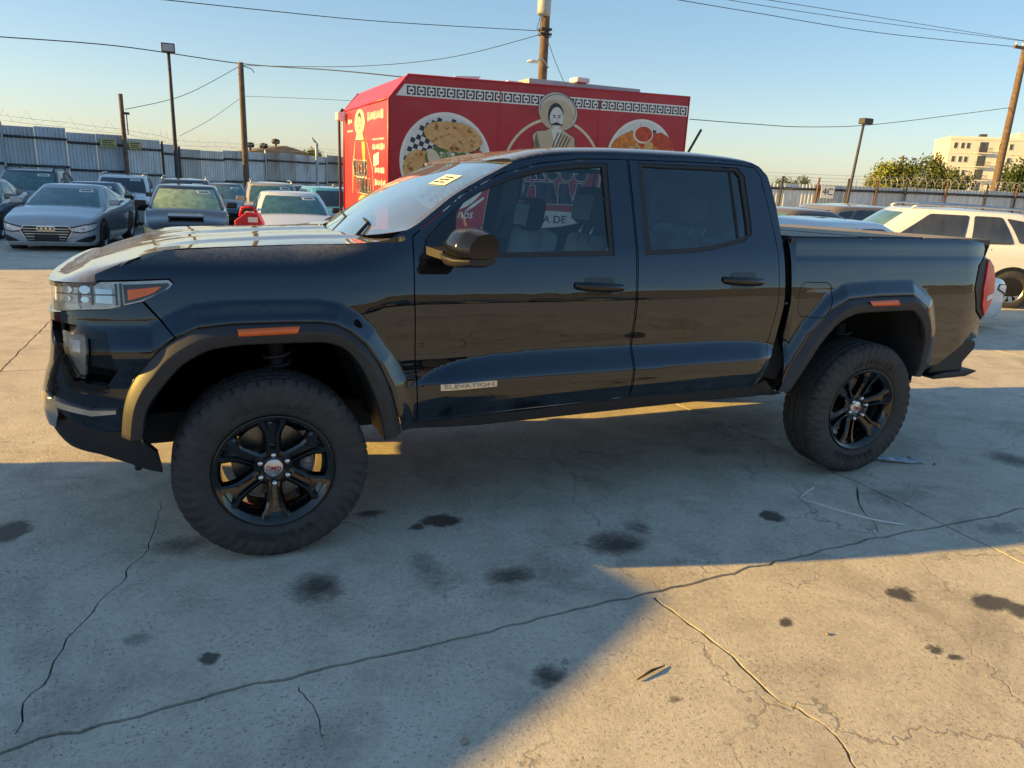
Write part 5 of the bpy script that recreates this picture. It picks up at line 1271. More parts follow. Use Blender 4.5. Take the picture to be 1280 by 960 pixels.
# litter on the concrete
plain('litter_white', (0.70, 0.70, 0.68), 0.5); plain('bag_blue', (0.42, 0.50, 0.55), 0.35, var=0.4, scale=60); plain('stick_dark', (0.05, 0.035, 0.025), 0.9); plain('pebble', (0.28, 0.25, 0.21), 0.9, var=0.3)
b = MB(); b.tube(spline([(2.91, -1.09, .012), (2.74, -1.17, .006), (2.745, -1.27, .02), (2.79, -1.41, .03), (2.89, -1.52, .02), (3.03, -1.60, .006)], 8), .0045, 5); tag(b.obj('plastic_strap', 'litter_white'), 'thin curved white plastic strap lying on the concrete', 'strap')
b = MB(); P = np.zeros((12, 6, 3))
for i in range(12):
    for j in range(6):
        P[i, j] = (3.60+.33*i/11+.02*math.sin(j), -.80-.17*i/11+(.13*(j/5-.5))*(1-abs(i/11-.5)*1.4), .006+.016*rr.random()*(0 < i < 11))
b.grid(P); tag(b.obj('plastic_scrap', 'bag_blue'), 'crumpled pale blue plastic scrap beside the rear tyre', 'litter')
b = MB(); b.tube([(1.05, -2.19, .008), (1.12, -2.17, .012), (1.185, -2.155, .006)], [.003, .0055, .002], 5); tag(b.obj('stick', 'stick_dark'), 'short dark stick on the sunlit concrete', 'stick')
k = 0
for (x, y, s_, lab) in [(.40, -2.26, .012, 'small grey pebble at the bottom edge of the sunlit concrete'), (.86, -2.02, .010, 'small pebble beside the round stain at the shadow edge'), (3.90, -.90, .014, 'pale pebble right of the blue plastic scrap'), (3.98, -1.02, .010, 'tiny pebble in front of the blue plastic scrap'), (1.9, -2.2, .008, 'tiny pebble right of the long crack')]:
    bm = bmesh.new(); bmesh.ops.create_icosphere(bm, subdivisions=2, radius=s_)
    for v in bm.verts: v.co *= 1+.3*math.sin(v.co.x*300+v.co.y*200)*.5; v.co.z *= .7
    me = bpy.data.meshes.new('pebble'); bm.to_mesh(me); bm.free(); o_ = add_obj('pebble', me, 'pebble', None, (x, y, s_*.6)); tag(o_, lab, 'pebble', 'loose pebbles')

# ------------------------------------------------------------------ the black pickup
paint('paint_pickup', (0.0025, 0.0040, 0.0080), 0.34, (0.46, 0.43, 0.38), rough=0.04, streak=0.006, side=0.0, cior=1.60, bspec=0.40, tint=(0.3, 0.6, 1.0), wob=0.10)
glass('glass_front', (0.78, 0.93, 0.96), 1.5, 0.012, 1.55, (0.3, 0.35, 0.36))
glass('glass_privacy', (0.40, 0.50, 0.55), 1.6, 0.02, 1.60, (0.25, 0.29, 0.31))
glass('glass_windshield', (0.55, 0.68, 0.70), 2.2, 0.16, 1.7, (0.46, 0.57, 0.64))
glass('glass_lamp', (0.92, 0.93, 0.93), 1.0, 0.10, 1.5)
plain('lamp_reflector', (0.85, 0.84, 0.80), 0.25, metal=0.25, var=0.25, scale=30)
plain('rubber_worn', (0.030, 0.029, 0.028), 0.6)
plain('bedliner', (0.10, 0.09, 0.078), 0.9, var=0.2, bump=0.5, bscale=260)
plain('wheel_well', (0.020, 0.019, 0.018), 0.85, var=0.4, scale=5)
tk = thing('pickup_truck', 'black four door pickup truck with black six spoke wheels in the foreground', 'pickup truck', (0, 0, 0))
def SF(u, z):
    x, w_ = side(u, z); return x, -w_, z+0*x
NOSE = (-.6, -1, 0)
def sp_(nm, poly, mat='paint_pickup', step=.035, holes=(), thick=.014, off=0.0, hint=(0, -1, 0), edge=None, par=None, mirror=True):
    return patch(nm, poly, SF, mat, par or tk, step=step, holes=holes, thick=thick, mirror=mirror, off=off, out_hint=hint, edge=edge)
FO = FARCH[1:]
FI = [(-0.481,.593),(-0.462,.696),(-0.384,.814),(-0.308,.89),(-0.209,.937),(-0.073,.95),(.198,.947),(.276,.927),(.346,.86),(.40,.754),(.43,.671),(.454,.57),(.465,.497)]
RI = [(2.748,.572),(2.836,.699),(2.924,.833),(3.048,.947),(3.178,.985),(3.561,.989),(3.664,.927),(3.728,.798),(3.732,.647),(3.700,.584)]
HL = [(-.784,1.181),(-.602,1.191),(-.352,1.200),(-.336,1.186),(-.358,1.161),(-.447,1.121),(-.565,1.094),(-.652,1.089),(-.783,1.073)]
# front fender
fender = [(-.597,1.197),(-.597,1.219),(-.50,1.262),(-.357,1.302),(-.15,1.313),(.058,1.320),(.364,1.333),(.50,1.352),(.570,1.392),(.606,1.372),(.604,1.30),(.602,1.12),(.612,.888),(.617,.733),(.622,.593),(.622,.552),(.556,.519)]+FO[::-1][1:12]+[(-.340,.992),(-.440,1.124),(-.355,1.165),(-.331,1.187),(-.348,1.205)]
sp_('fender', fender, step=.0095, edge=.011)
# doors
def rp(p, r=.03): return roundpoly(p, r, 4)
FG = [(.801,1.304),(.818,1.470),(.860,1.523),(.946,1.573),(1.11,1.635),(1.277,1.674),(1.451,1.696),(1.580,1.706),(1.576,1.321)]
FT = [(.650,1.280),(.665,1.362),(.751,1.445),(.881,1.543),(1.06,1.633),(1.246,1.687),(1.453,1.717),(1.606,1.725),(1.600,1.294)]
RG = [(1.803,1.719),(2.375,1.722),(2.402,1.695),(2.413,1.468),(2.412,1.402),(2.361,1.384),(2.174,1.347),(2.054,1.335),(1.810,1.324)]
RT_ = [(1.780,1.734),(2.389,1.739),(2.430,1.698),(2.440,1.465),(2.436,1.401),(2.380,1.366),(2.171,1.322),(2.052,1.308),(1.768,1.298)]
D1 = [(.612,1.372),(.655,1.405),(.735,1.462),(.866,1.561),(1.05,1.652),(1.243,1.705),(1.45,1.734),(1.60,1.742),(1.720,1.744),(1.722,1.55),(1.721,1.30),(1.717,1.145),(1.720,.955),(1.722,.852),(1.717,.600),(1.60,.585),(.92,.571),(.630,.560),(.626,.593),(.622,.733),(.616,.888),(.607,1.12)]
D2 = [(1.731,1.745),(2.10,1.752),(2.40,1.752),(2.500,1.742),(2.535,1.70),(2.570,1.52),(2.598,1.33),(2.603,1.242),(2.610,1.04),(2.604,.870),(2.585,.790),(2.540,.690),(2.490,.606),(2.30,.602),(1.727,.600),(1.731,.852),(1.730,.955),(1.727,1.145),(1.731,1.30)]
def door(nm, D, T, G, hx, hz, gm, lab):
    out = []
    for sg in (1, -1):
        pass
    ds = sp_(nm, inset(D, .002), step=.0105, holes=[T], edge=.014, thick=.02)
    fr_ = patch('window_trim', T, SF, 'black_plastic', None, step=.05, holes=[G], thick=.02, mirror=True, off=-.004, edge=.04)
    gl = patch('window', inset(G, -.006), SF, gm, None, step=.06, thick=.004, mirror=True, off=-.014, edge=.06)
    for o, s_ in zip(ds, (1, -1)):
        k = 0 if s_ == 1 else 1
        fr_[k].parent = o; gl[k].parent = o
        # pull handle over a shallow cup
        b = MB(); n = 20; hw = .135; P = []
        for i in range(n+1):
            a = i/n; x = hx-hw+2*hw*a; bow = .030*math.sin(math.pi*a)**.5+.006; hh = .017+.006*math.sin(math.pi*a)
            xw, ww = side(np.array([x]), np.array([hz])); y = -(float(ww[0])+bow)
            zc = hz-.015*(a-.5)
            P.append([(x, y+.012, zc-hh), (x, y, zc-hh*.5), (x, y-.003, zc+hh*.2), (x, y+.004, zc+hh*.8), (x, y+.016, zc+hh)])
        P = np.array(P); P[..., 1] *= s_; b.grid(P); b.obj('handle', 'gloss_black', o, recalc=False)
        cup = patch('handle_cup', roundpoly([(hx-.075, hz-.040), (hx+.075, hz-.040), (hx+.085, hz+.045), (hx-.085, hz+.045)], .03, 5), SF, 'gloss_black', None, step=.02, thick=.004, off=.0025, mirror=True)
        for q, c_ in enumerate(cup):
            if q == k: c_.parent = o
            else: bpy.data.objects.remove(c_)
    return ds
d1 = door('front_door', D1, FT, FG, 1.514, 1.150, 'glass_front', '')
d2 = door('rear_door', D2, RT_, RG, 2.368, 1.168, 'glass_privacy', '')
# mirror sail and divider bars of the windows
sp_('mirror_sail', [(.664,1.300),(.672,1.358),(.752,1.438),(.812,1.484),(.795,1.304)], 'gloss_black', .04, off=.002)
for o in sp_('window_divider', [(2.345,1.384),(2.362,1.388),(2.352,1.716),(2.336,1.716)], 'matte_black', .05, off=-.011, thick=.003): pass
# cab side frame: A pillar, cantrail, C pillar, seen round the doors
CAB = [(.576,1.394),(.630,1.418),(.716,1.480),(.820,1.553),(.967,1.634),(1.107,1.700),(1.25,1.735),(1.45,1.758),(1.70,1.768),(2.20,1.772),(2.45,1.765),(2.545,1.742),(2.585,1.70),(2.605,1.631),(2.620,1.549),(2.632,1.408),(2.642,1.271),(2.653,1.039),(2.650,.86),(2.630,.790),(2.560,.672),(2.510,.600),(2.498,.590),(2.30,.585),(1.722,.583),(.92,.555),(.628,.543),(.606,.56),(.60,.62),(.598,1.12),(.600,1.372)]
sp_('cab_frame', CAB, step=.03, holes=[inset(D1, -.003), inset(D2, -.003)], edge=.03, off=-.001)
sp_('cab_shell', [(.63,.60),(2.60,.60),(2.60,1.26),(.64,1.26)], 'matte_black', .06, off=-.022, thick=.002)
# rocker under the doors
sp_('rocker_panel', [(.560,.515),(.626,.548),(.92,.553),(1.722,.581),(2.30,.583),(2.50,.588),(2.60,.62),(2.668,.548),(2.754,.525),(2.30,.528),(1.80,.520),(1.35,.510),(.93,.502)], 'black_plastic', .05, off=-.004)
sp_('door_seal', [(.63,.5545),(.92,.5645),(1.722,.5905),(2.49,.5965),(2.49,.5995),(1.722,.5945),(.92,.5685),(.63,.5575)], 'satin_silver', .1, off=-.002, thick=.002)
# hood
ZS = pchip([-.86,-.75,-.60,-.50,-.357,-.15,.058,.364,.50,.60], [1.12,1.165,1.222,1.265,1.305,1.316,1.323,1.336,1.355,1.385])
ZC = pchip([-.90,-.82,-.77,-.70,-.61,-.47,-.25,0,.27,.45,.6], [1.08,1.160,1.188,1.220,1.249,1.283,1.309,1.328,1.341,1.345,1.345])
def hood_fn(s, v):
    s = np.asarray(s, float); v = np.asarray(v, float); av = np.abs(v)
    uf = -.600-(1.52-.600)*(1-av)
    fx_, fw_ = side(uf, np.full_like(uf, 1.19)); fx_ = fx_-.004
    xr = .405+.17*av**2.5
    x = fx_+(xr-fx_)*s
    zs = ZS(x); we = halfw(np.maximum(x, -.60), np.minimum(zs, 1.335))-.004
    bl = sst(0, .30, s); yf = fw_*np.where(av > 0, 1, 1)
    y = ((1-bl)*np.maximum(yf, 0)+bl*av*we)
    zc = ZC(x); k = 1-av**3.2
    z = zs+(zc-zs)*k+.009*(1-sst(.56, .72, av))*sst(.22, .5, s)-.010*(1-sst(.10, .30, av))*sst(.3, .6, s)
    zf = 1.187-.006*(1-av)
    z = zf+(z-zf)*sst(-.02, .12, s)*1.0
    return x, -np.sign(v)*y, z
patch('hood', [(0.002,-.998),(1,-.998),(1,.998),(0.002,.998)], hood_fn, 'paint_pickup', tk, step=.035, thick=.02, out_hint=(0, 0, 1), edge=.035)
b = MB(); b.box((.36, -.62, 1.20), (.62, .62, 1.318), .02); b.obj('cowl', 'black_plastic', tk)
b = MB()
for q in range(26): b.tube([(.40+.02*rng.random(), -.55+.044*q, 1.322), (.48, -.53+.044*q+.03*rng.random(), 1.335+.02*rng.random())], .006, 4)
o_ = b.obj('leaf_litter', 'stick_dark', tk); o_['kind'] = 'stuff'
for y0 in (-.50, .05):
    b = MB(); b.tube([(.43, y0, 1.335), (.52, y0+.1, 1.405), (.56, y0+.48, 1.425)], [.010, .008, .006], 6); b.obj('wiper', 'matte_black', tk)
# windshield and roof
WE = [pchip([0, .1, .3, .55, .85, 1], q) for q in ([.585,.630,.716,.820,.985,1.112], [1.394,1.418,1.479,1.552,1.640,1.703])]
WC = [pchip([0, .25, .5, .75, 1], q) for q in ([.420,.560,.705,.870,1.060], [1.335,1.440,1.535,1.628,1.712])]
def ws_fn(t, v):
    t = np.asarray(t, float); v = np.asarray(v, float); av = np.abs(v)
    ex, ez = WE[0](t), WE[1](t); ew = halfw(ex, ez)-.018; cx_, cz = WC[0](t), WC[1](t)
    return cx_+(ex-cx_)*av**2.2, -v*ew, cz+(ez-cz)*av**2.6
WSH = (-.5, 0, .8)
patch('windshield', [(.015,-.965),(.99,-.965),(.99,.965),(.015,.965)], ws_fn, 'glass_windshield', tk, step=.07, thick=.004, out_hint=WSH)
patch('windshield_frame', [(0,-1.015),(1.0,-1.015),(1.0,1.015),(0,1.015)], ws_fn, 'paint_pickup', tk, step=.05, holes=[[(.015,-.965),(.985,-.965),(.985,.965),(.015,.965)]], thick=.02, off=.002, out_hint=WSH)
stk = patch('auction_sticker', [(.66,.50),(.80,.50),(.80,.75),(.66,.75)], ws_fn, 'paper', tk, step=.08, thick=.001, off=.003, out_hint=WSH)
for q in range(3):
    for (a, c_) in ((.53+.02*q, .60), (.62, .69)):
        patch('sticker_print', [(.685+.035*q, a), (.70+.035*q, a), (.70+.035*q, c_), (.685+.035*q, c_)], ws_fn, 'ink_black', stk, step=.08, thick=.0005, off=.0045, out_hint=WSH)
RZS = pchip([1.00,1.11,1.25,1.45,1.70,2.20,2.45,2.545,2.585], [1.68,1.703,1.736,1.757,1.767,1.771,1.764,1.741,1.70])
RZT = pchip([1.00,1.06,1.11,1.20,1.32,1.50,1.70,2.10,2.35,2.49,2.56,2.60], [1.695,1.712,1.735,1.760,1.783,1.797,1.806,1.812,1.804,1.788,1.760,1.715])
def roof_fn(s, v):
    s = np.asarray(s, float); v = np.asarray(v, float); av = np.clip(np.abs(v), 0, .9999)
    x0 = 1.060+(1.112-1.060)*av**2.2; x1 = 2.625-.045*av**3; x = x0+(x1-x0)*s
    zs = RZS(x); zt = RZT(np.maximum(x-.03*(1-av), 1.0)); w_ = halfw(np.clip(x, .7, 2.7), zs)+.001
    a = np.sin(av*np.pi/2)                      # ease the shoulder
    return x, -np.sign(v)*av*w_, zs+(zt-zs)*np.sqrt(np.maximum(1-av**7, 0))+.010*(1-av**2)*np.sin(np.pi*np.clip(s, 0, 1))
patch('roof', [(.0,-1),(.0,1),(1,1),(1,-1)], roof_fn, 'paint_pickup', tk, step=.03, thick=.015, out_hint=(0, 0, 1), edge=.03)
b = MB(); b.prism([(2.30, 1.81), (2.47, 1.795), (2.45, 1.845), (2.42, 1.85)], 'y', -.018, .018); b.obj('roof_antenna', 'paint_pickup', tk, recalc=True)
# back of the cab
XR = pchip([.60,.79,.86,1.04,1.27,1.41,1.55,1.63,1.70,1.742], [2.53,2.63,2.65,2.653,2.642,2.632,2.620,2.605,2.585,2.545])
def back_fn(v, z):
    xr = XR(z); ww = halfw(np.clip(xr, 0, 2.7), z)-.004; av = np.abs(v)
    return xr+.030*(1-av**6), -v*ww, z+0*xr
patch('cab_back', [(-1,.60),(1,.60),(1,1.735),(-1,1.735)], back_fn, 'paint_pickup', tk, step=.06, holes=[[(-.78,1.36),(.78,1.36),(.74,1.66),(-.74,1.66)]], thick=.01, out_hint=(1, 0, 0))
patch('rear_window', [(-.79,1.35),(.79,1.35),(.75,1.67),(-.75,1.67)], back_fn, 'glass_privacy', tk, step=.1, thick=.004, off=-.005, out_hint=(1, 0, 0))
# bed
BED = [(2.678,1.384),(3.331,1.394),(3.853,1.398),(4.10,1.392),(4.215,1.375),(4.235,1.340),(4.225,1.295),(4.160,1.240),(4.133,1.106),(4.195,.960),(4.290,.895),(4.300,.785),(4.165,.770),(3.965,.640),(3.80,.585)]+RARCH[::-1][1:]+[(2.690,.600),(2.702,.80),(2.697,1.04),(2.687,1.27)]
fuel = roundpoly([(2.752,.975),(2.93,.962),(2.975,1.06),(2.972,1.150),(2.77,1.158),(2.745,1.10)], .05, 5)
sp_('bed_side', BED, step=.0095, edge=.012, holes=[inset(fuel, -.004)], thick=.02)
sp_('fuel_door', fuel, step=.0095, off=-.0015)
sp_('bed_gap', [(2.640,1.37),(2.70,1.37),(2.71,.62),(2.57,.62),(2.65,.80)], 'matte_black', .06, off=-.05, thick=.002)
# tail lamp
TLp = [(4.222,1.290),(4.300,1.276),(4.350,1.245),(4.392,1.161),(4.398,1.02),(4.300,.905),(4.200,.968),(4.139,1.106),(4.166,1.237)]
sp_('tail_lamp', inset(TLp, .003), 'black_plastic', .03, off=.004, thick=.03, hint=(.3, -1, 0))
sp_('tail_lamp_lens', [(4.262,1.270),(4.342,1.235),(4.384,1.155),(4.388,1.03),(4.305,.925),(4.245,1.00),(4.225,1.10)], 'lens_red', .03, off=.012, thick=.01, hint=(.3, -1, 0))
sp_('tail_lamp_lens', [(4.285,1.055),(4.372,1.065),(4.377,1.035),(4.290,1.020)], 'white_plastic', .03, off=.0145, thick=.003, hint=(.3, -1, 0))
for s_ in (-1, 1):
    yo = s_*.862; yi = s_*.800; xa, xb = 2.69, 4.28; b = MB()
    b.add([(xa, yo, 1.386), (xb, yo*.99, 1.393), (xb, yi, 1.393), (xa, yi, 1.386), (xa, yo, 1.36), (xb, yo*.99, 1.36), (xb, yi, 1.06), (xa, yi, 1.06)], [(0, 1, 2, 3), (0, 4, 5, 1), (3, 2, 6, 7), (1, 5, 6, 2)])
    b.obj('bed_rail', 'bedliner', tk, recalc=True)
# dusty soft cover rolled over the bed
paint('cover_vinyl', (0.03, 0.03, 0.03), 0.97, (0.50, 0.42, 0.32), rough=0.6, coat=0.0)
for q in range(3):
    xa = 2.74+.515*q; b = MB(); b.box((xa, -.80, 1.383), (xa+.505, .80, 1.398+.004*(q % 2)), .006); b.obj('bed_cover_panel', 'cover_vinyl', tk)
b = MB(); b.box((2.69, -.80, 1.03), (4.30, .80, 1.06)); b.obj('bed_floor', 'bedliner', tk)
b = MB(); b.box((2.69, -.80, .83), (2.725, .80, 1.372), .008); b.obj('bed_headboard', 'paint_pickup', tk)
b = MB(); b.box((4.285, -.745, .80), (4.365, .745, 1.380), .012); tg = b.obj('tailgate', 'paint_pickup', tk)
b = MB(); b.box((4.366, -.12, 1.24), (4.375, .12, 1.31), .01); b.obj('tailgate_handle', 'black_plastic', tg)
for q in range(5):
    b = MB(); b.box((2.9+.28*q, .770, 1.18), (3.0+.28*q, .797, 1.26), .006); b.obj('tie_down_pocket', 'bedliner', tk)
# rear bumper with corner step
bp = [(3.97,.560),(4.00,.655),(4.160,.765),(4.300,.770),(4.345,.755),(4.352,.705),(4.262,.618),(4.272,.560)]
b = MB(); b.prism(bp, 'y', -.865, .865); o_ = b.obj('rear_bumper', 'black_plastic', tk, recalc=True)
md = o_.modifiers.new('bevel', 'BEVEL'); md.width = .018; md.segments = 3
b = MB(); b.prism([(3.975,.540),(4.08,.562),(4.36,.566),(4.415,.552),(4.30,.522),(4.02,.520)], 'y', -.875, .875); o_ = b.obj('bumper_step', 'black_plastic', tk, recalc=True)
md = o_.modifiers.new('bevel', 'BEVEL'); md.width = .012; md.segments = 2
b = MB(); b.box((4.36, -.5, .60), (4.43, .5, .74), .02); b.obj('plate_recess', 'black_plastic', tk)
# wheel-arch flares
def flare(outer, inner, nm, mark):
    def rs(P, n=70):
        P = np.array(P); L = np.r_[0, np.cumsum(np.hypot(*np.diff(P, axis=0).T))]; t = np.linspace(0, L[-1], n)
        fx_, fz_ = pchip(L, P[:, 0]), pchip(L, P[:, 1]); return np.stack([fx_(t), fz_(t)], -1)
    O, I = rs(outer), rs(inner); ks = [0, .05, .20, .38, .435, .455, .70, .93, 1.0, 1.0, 1.03]; bw = [.935, .950, .964, .981, .9845, .9845, .978, .972, .962, .90, .72]
    out = []
    for s_ in (-1, 1):
        b = MB(); P = np.zeros((len(O), len(ks), 3))
        for q, (k, w_) in enumerate(zip(ks, bw)):
            M = O+(I-O)*k; xx, ww = side(M[:, 0], M[:, 1])
            dx = xx-M[:, 0]                             # nose wrap
            cor = np.minimum(0, ww-halfw(np.maximum(M[:, 0], U0), M[:, 1]))
            P[:, q] = np.stack([M[:, 0]+dx*.6, s_*(w_+cor*.8), M[:, 1]], -1)
        b.grid(P); out.append(b.obj(nm, 'flare_plastic', tk, sharp=28, recalc=False))
    for o, s_ in zip(out, (-1, 1)):
        b = MB(); (xa, za), (xb, zb2), (xc, zc), (xd, zd) = mark; m = (xa+xb)/2
        n = 10; P = np.zeros((n, 4, 3))
        for i in range(n):
            t = i/(n-1); xt, zt_ = xa+(xb-xa)*t, za+(zb2-za)*t; xl, zl = xd+(xc-xd)*t, zd+(zc-zd)*t
            P[i] = [(xt, s_*.968, zt_), (xt, s_*.987, zt_-.002), (xl, s_*.992, zl+.002), (xl, s_*.968, zl)]
        b.grid(P); b.obj('side_marker', 'lens_amber', o)
    return out
flare(FO, FI, 'wheel_flare', [(-.118,1.016),(.117,1.020),(.106,.992),(-.115,.988)])
flare(RARCH, RI, 'wheel_flare', [(3.205,1.054),(3.425,1.058),(3.440,1.026),(3.228,1.026)])
# wheel wells
for arch in (FI, RI):
    for s_ in (-1, 1):
        P = np.array(arch); b = MB(); A = np.zeros((len(P)+2, 5, 3)); Q = np.vstack([[P[0][0], .54], P, [P[-1][0], .54]])
        for q, (w_, gr) in enumerate(((.955, 1.0), (.90, 1.03), (.75, 1.05), (.55, 1.05), (.40, .95))):
            c_ = np.array((P[:, 0].mean(), .42)); M = c_+(Q-c_)*gr; A[:, q] = np.stack([M[:, 0], np.full(len(M), s_*w_), M[:, 1]], -1)
        b.grid(A); n = len(Q); cap = [tuple(A[i, 4]) for i in range(n)]; b.add(cap, [tuple(range(n))]); b.obj('wheel_liner', 'wheel_well', tk)
# underside: frame rails, axles, shocks, exhaust
b = MB()
for s_ in (-1, 1): b.box((-.6, s_*.45-.05, .42), (4.25, s_*.45+.05, .56))
for x in (.75, 1.6, 2.5, 4.1): b.box((x-.05, -.45, .44), (x+.05, .45, .54))
b.obj('frame_rail', 'matte_black', tk)
b = MB(); b.box((.62, -.84, .54), (2.70, .84, .60)); b.box((-.5, -.40, .55), (.62, .40, 1.1)); b.obj('floor_pan', 'matte_black', tk)
b = MB(); b.tube([(3.337, -.80, .40), (3.337, .80, .40)], .045, 10); b.lathe([(0, -.10), (.12, -.08), (.15, 0), (.12, .08), (0, .10)], 14, 'y'); nn = 70
b.v[-nn:] = [(x+3.337, y+.1, z+.40) for x, y, z in b.v[-nn:]]; b.obj('rear_axle', 'matte_black', tk)
for x, z0, z1 in ((.06, .45, .92), (3.45, .42, .85)):
    for s_ in (-1, 1):
        b = MB(); b.tube([(x, s_*.62, z0), (x, s_*.58, z1)], .035, 10)
        b.tube([(x+.058*math.cos(a), s_*(.60)+.058*math.sin(a), z0+.12+.045*a/6.283) for a in np.linspace(0, 6.283*6, 80)], .010, 5); b.obj('shock_absorber', 'dark_steel', tk)
b = MB(); b.tube([(.1, -.42, .42), (.0, -.60, .40), (0, -.72, .40)], .03, 8); b.tube([(.1, .42, .42), (.0, .60, .40), (0, .72, .40)], .03, 8); b.tube([(1.0, .3, .40), (2.6, .32, .40), (4.0, .5, .44)], .035, 8); b.obj('exhaust_and_arms', 'dark_steel', tk)
# nose: head lamp, bumper, intake, fog lamp
lens = sp_('headlight', inset(HL, .003), 'glass_lamp', .03, off=.004, thick=.006, hint=NOSE)
house = patch('lamp_housing', HL, SF, 'lamp_reflector', None, step=.03, thick=.05, off=-.010, mirror=True, out_hint=NOSE)
amb = patch('amber_reflector', [(-.492,1.163),(-.376,1.174),(-.400,1.154),(-.425,1.143),(-.492,1.124)], SF, 'lens_amber', None, step=.03, thick=.006, off=.006, mirror=True, out_hint=NOSE)
blk = patch('lamp_bezel', [(-.508,1.183),(-.352,1.188),(-.348,1.180),(-.372,1.158),(-.450,1.126),(-.505,1.112)], SF, 'gloss_black', None, step=.03, thick=.005, off=-.006, mirror=True, out_hint=NOSE)
lp1 = patch('lamp_lip', [(-.783,1.118),(-.660,1.108),(-.650,1.092),(-.783,1.076)], SF, 'satin_silver', None, step=.03, thick=.01, off=-.002, mirror=True, out_hint=NOSE)
prj = patch('projector', [(-.60,1.115),(-.545,1.112),(-.545,1.165),(-.60,1.168)], SF, 'chrome', None, step=.02, thick=.01, off=-.006, mirror=True, out_hint=NOSE)
ribs = []
for (ua, ub, za, zb_) in [(-.660,-.652,1.112,1.178), (-.615,-.609,1.108,1.180), (-.535,-.529,1.106,1.186), (-.520,-.512,1.104,1.188), (-.76,-.53,1.142,1.147), (-.74,-.66,1.176,1.180)]:
    ribs.append(patch('lamp_divider', [(ua, za), (ub, za), (ub, zb_), (ua, zb_)], SF, 'gloss_black', None, step=.05, thick=.004, off=-.004, mirror=True, out_hint=NOSE))
for (uc, zc_, rr_) in [(-.700,1.160,.014), (-.635,1.162,.015), (-.700,1.128,.010), (-.635,1.126,.011)]:
    ribs.append(patch('lamp_bowl', ell(uc, zc_, rr_*1.3, rr_, 20), SF, 'chrome', None, step=.02, thick=.006, off=-.002, mirror=True, out_hint=NOSE))
for grp in [house, amb, blk, lp1, prj]+ribs:
    for o, l_ in zip(grp, lens): o.parent = l_
UE = -1.52
intake = [(-.800,1.040),(-.637,1.030),(-.570,1.004),(-.557,.925),(-.541,.862),(-.582,.786),(-.674,.812),(-.734,.917),(-.790,1.0)]
cover = [(UE,1.075),(-.783,1.070),(-.652,1.085),(-.565,1.090),(-.447,1.117),(-.344,.988),(-.408,.938),(-.471,.86),(-.499,.821),(-.532,.726),(-.551,.61),(-.62,.612),(-.70,.66),(-.735,.70),(UE,.70)]
sp_('bumper_cover', cover, step=.018, edge=.018, holes=[intake, [(UE+.05,1.06),(-1.0,1.06),(-.96,.80),(UE+.05,.76)]], thick=.03, hint=NOSE)
sp_('fog_recess', inset(intake, -.01), 'gloss_black', .03, off=-.045, thick=.004, hint=NOSE)
sp_('fog_lamp', [(-.742,1.010),(-.646,1.003),(-.643,.822),(-.670,.826),(-.734,.922)], 'glass_lamp', .03, off=-.012, thick=.02, hint=NOSE)
sp_('fog_lamp_bowl', [(-.738,1.005),(-.65,.998),(-.647,.828),(-.668,.832),(-.730,.922)], 'caliper_grey', .03, off=-.03, thick=.01, hint=NOSE)
sp_('fog_projector', [(-.715,.985),(-.672,.982),(-.672,.930),(-.70,.940)], 'lamp_reflector', .02, off=-.022, thick=.01, hint=NOSE)
sp_('chrome_lip', [(-.735,.917),(-.725,.925),(-.668,.822),(-.578,.802),(-.572,.786),(-.600,.765),(-.665,.780),(-.69,.80)], 'gloss_black', .02, off=.010, thick=.03, hint=NOSE)
sp_('bumper_blade', [(-.76,.742),(-.725,.736),(-.62,.702),(-.553,.702),(-.553,.688),(-.62,.680),(-.73,.712),(-.77,.725)], 'satin_silver', .02, off=.016, thick=.03, hint=NOSE)
sp_('skid_corner', [(UE,.72),(-.90,.74),(-.79,.765),(-.735,.73),(-.73,.68),(-.76,.62),(UE,.60)], 'satin_silver', .03, off=.006, thick=.02, hint=NOSE)
sp_('lower_valance', [(UE,.64),(-.78,.64),(-.70,.655),(-.62,.612),(-.551,.605),(-.485,.560),(-.442,.500),(-.430,.405),(-.503,.432),(-.654,.505),(-.76,.520),(UE,.51)], 'black_plastic', .03, off=-.004, thick=.03, hint=NOSE)
b = MB(); b.box((-.56, -.52, .30), (-.53, .52, .64), .01); b.obj('sun_blocker', 'black_plastic', tk)  # board added under the nose to keep sun off the ground beneath
b = MB(); b.box((-.80, -.44, .80), (-.775, .44, 1.06)); gr = b.obj('grille', 'grille_dark', tk)
for q in range(6):
    b = MB(); b.box((-.822, -.43, .825+.04*q), (-.801, .43, .845+.04*q), .004); b.obj('grille_bar', 'gloss_black', gr)
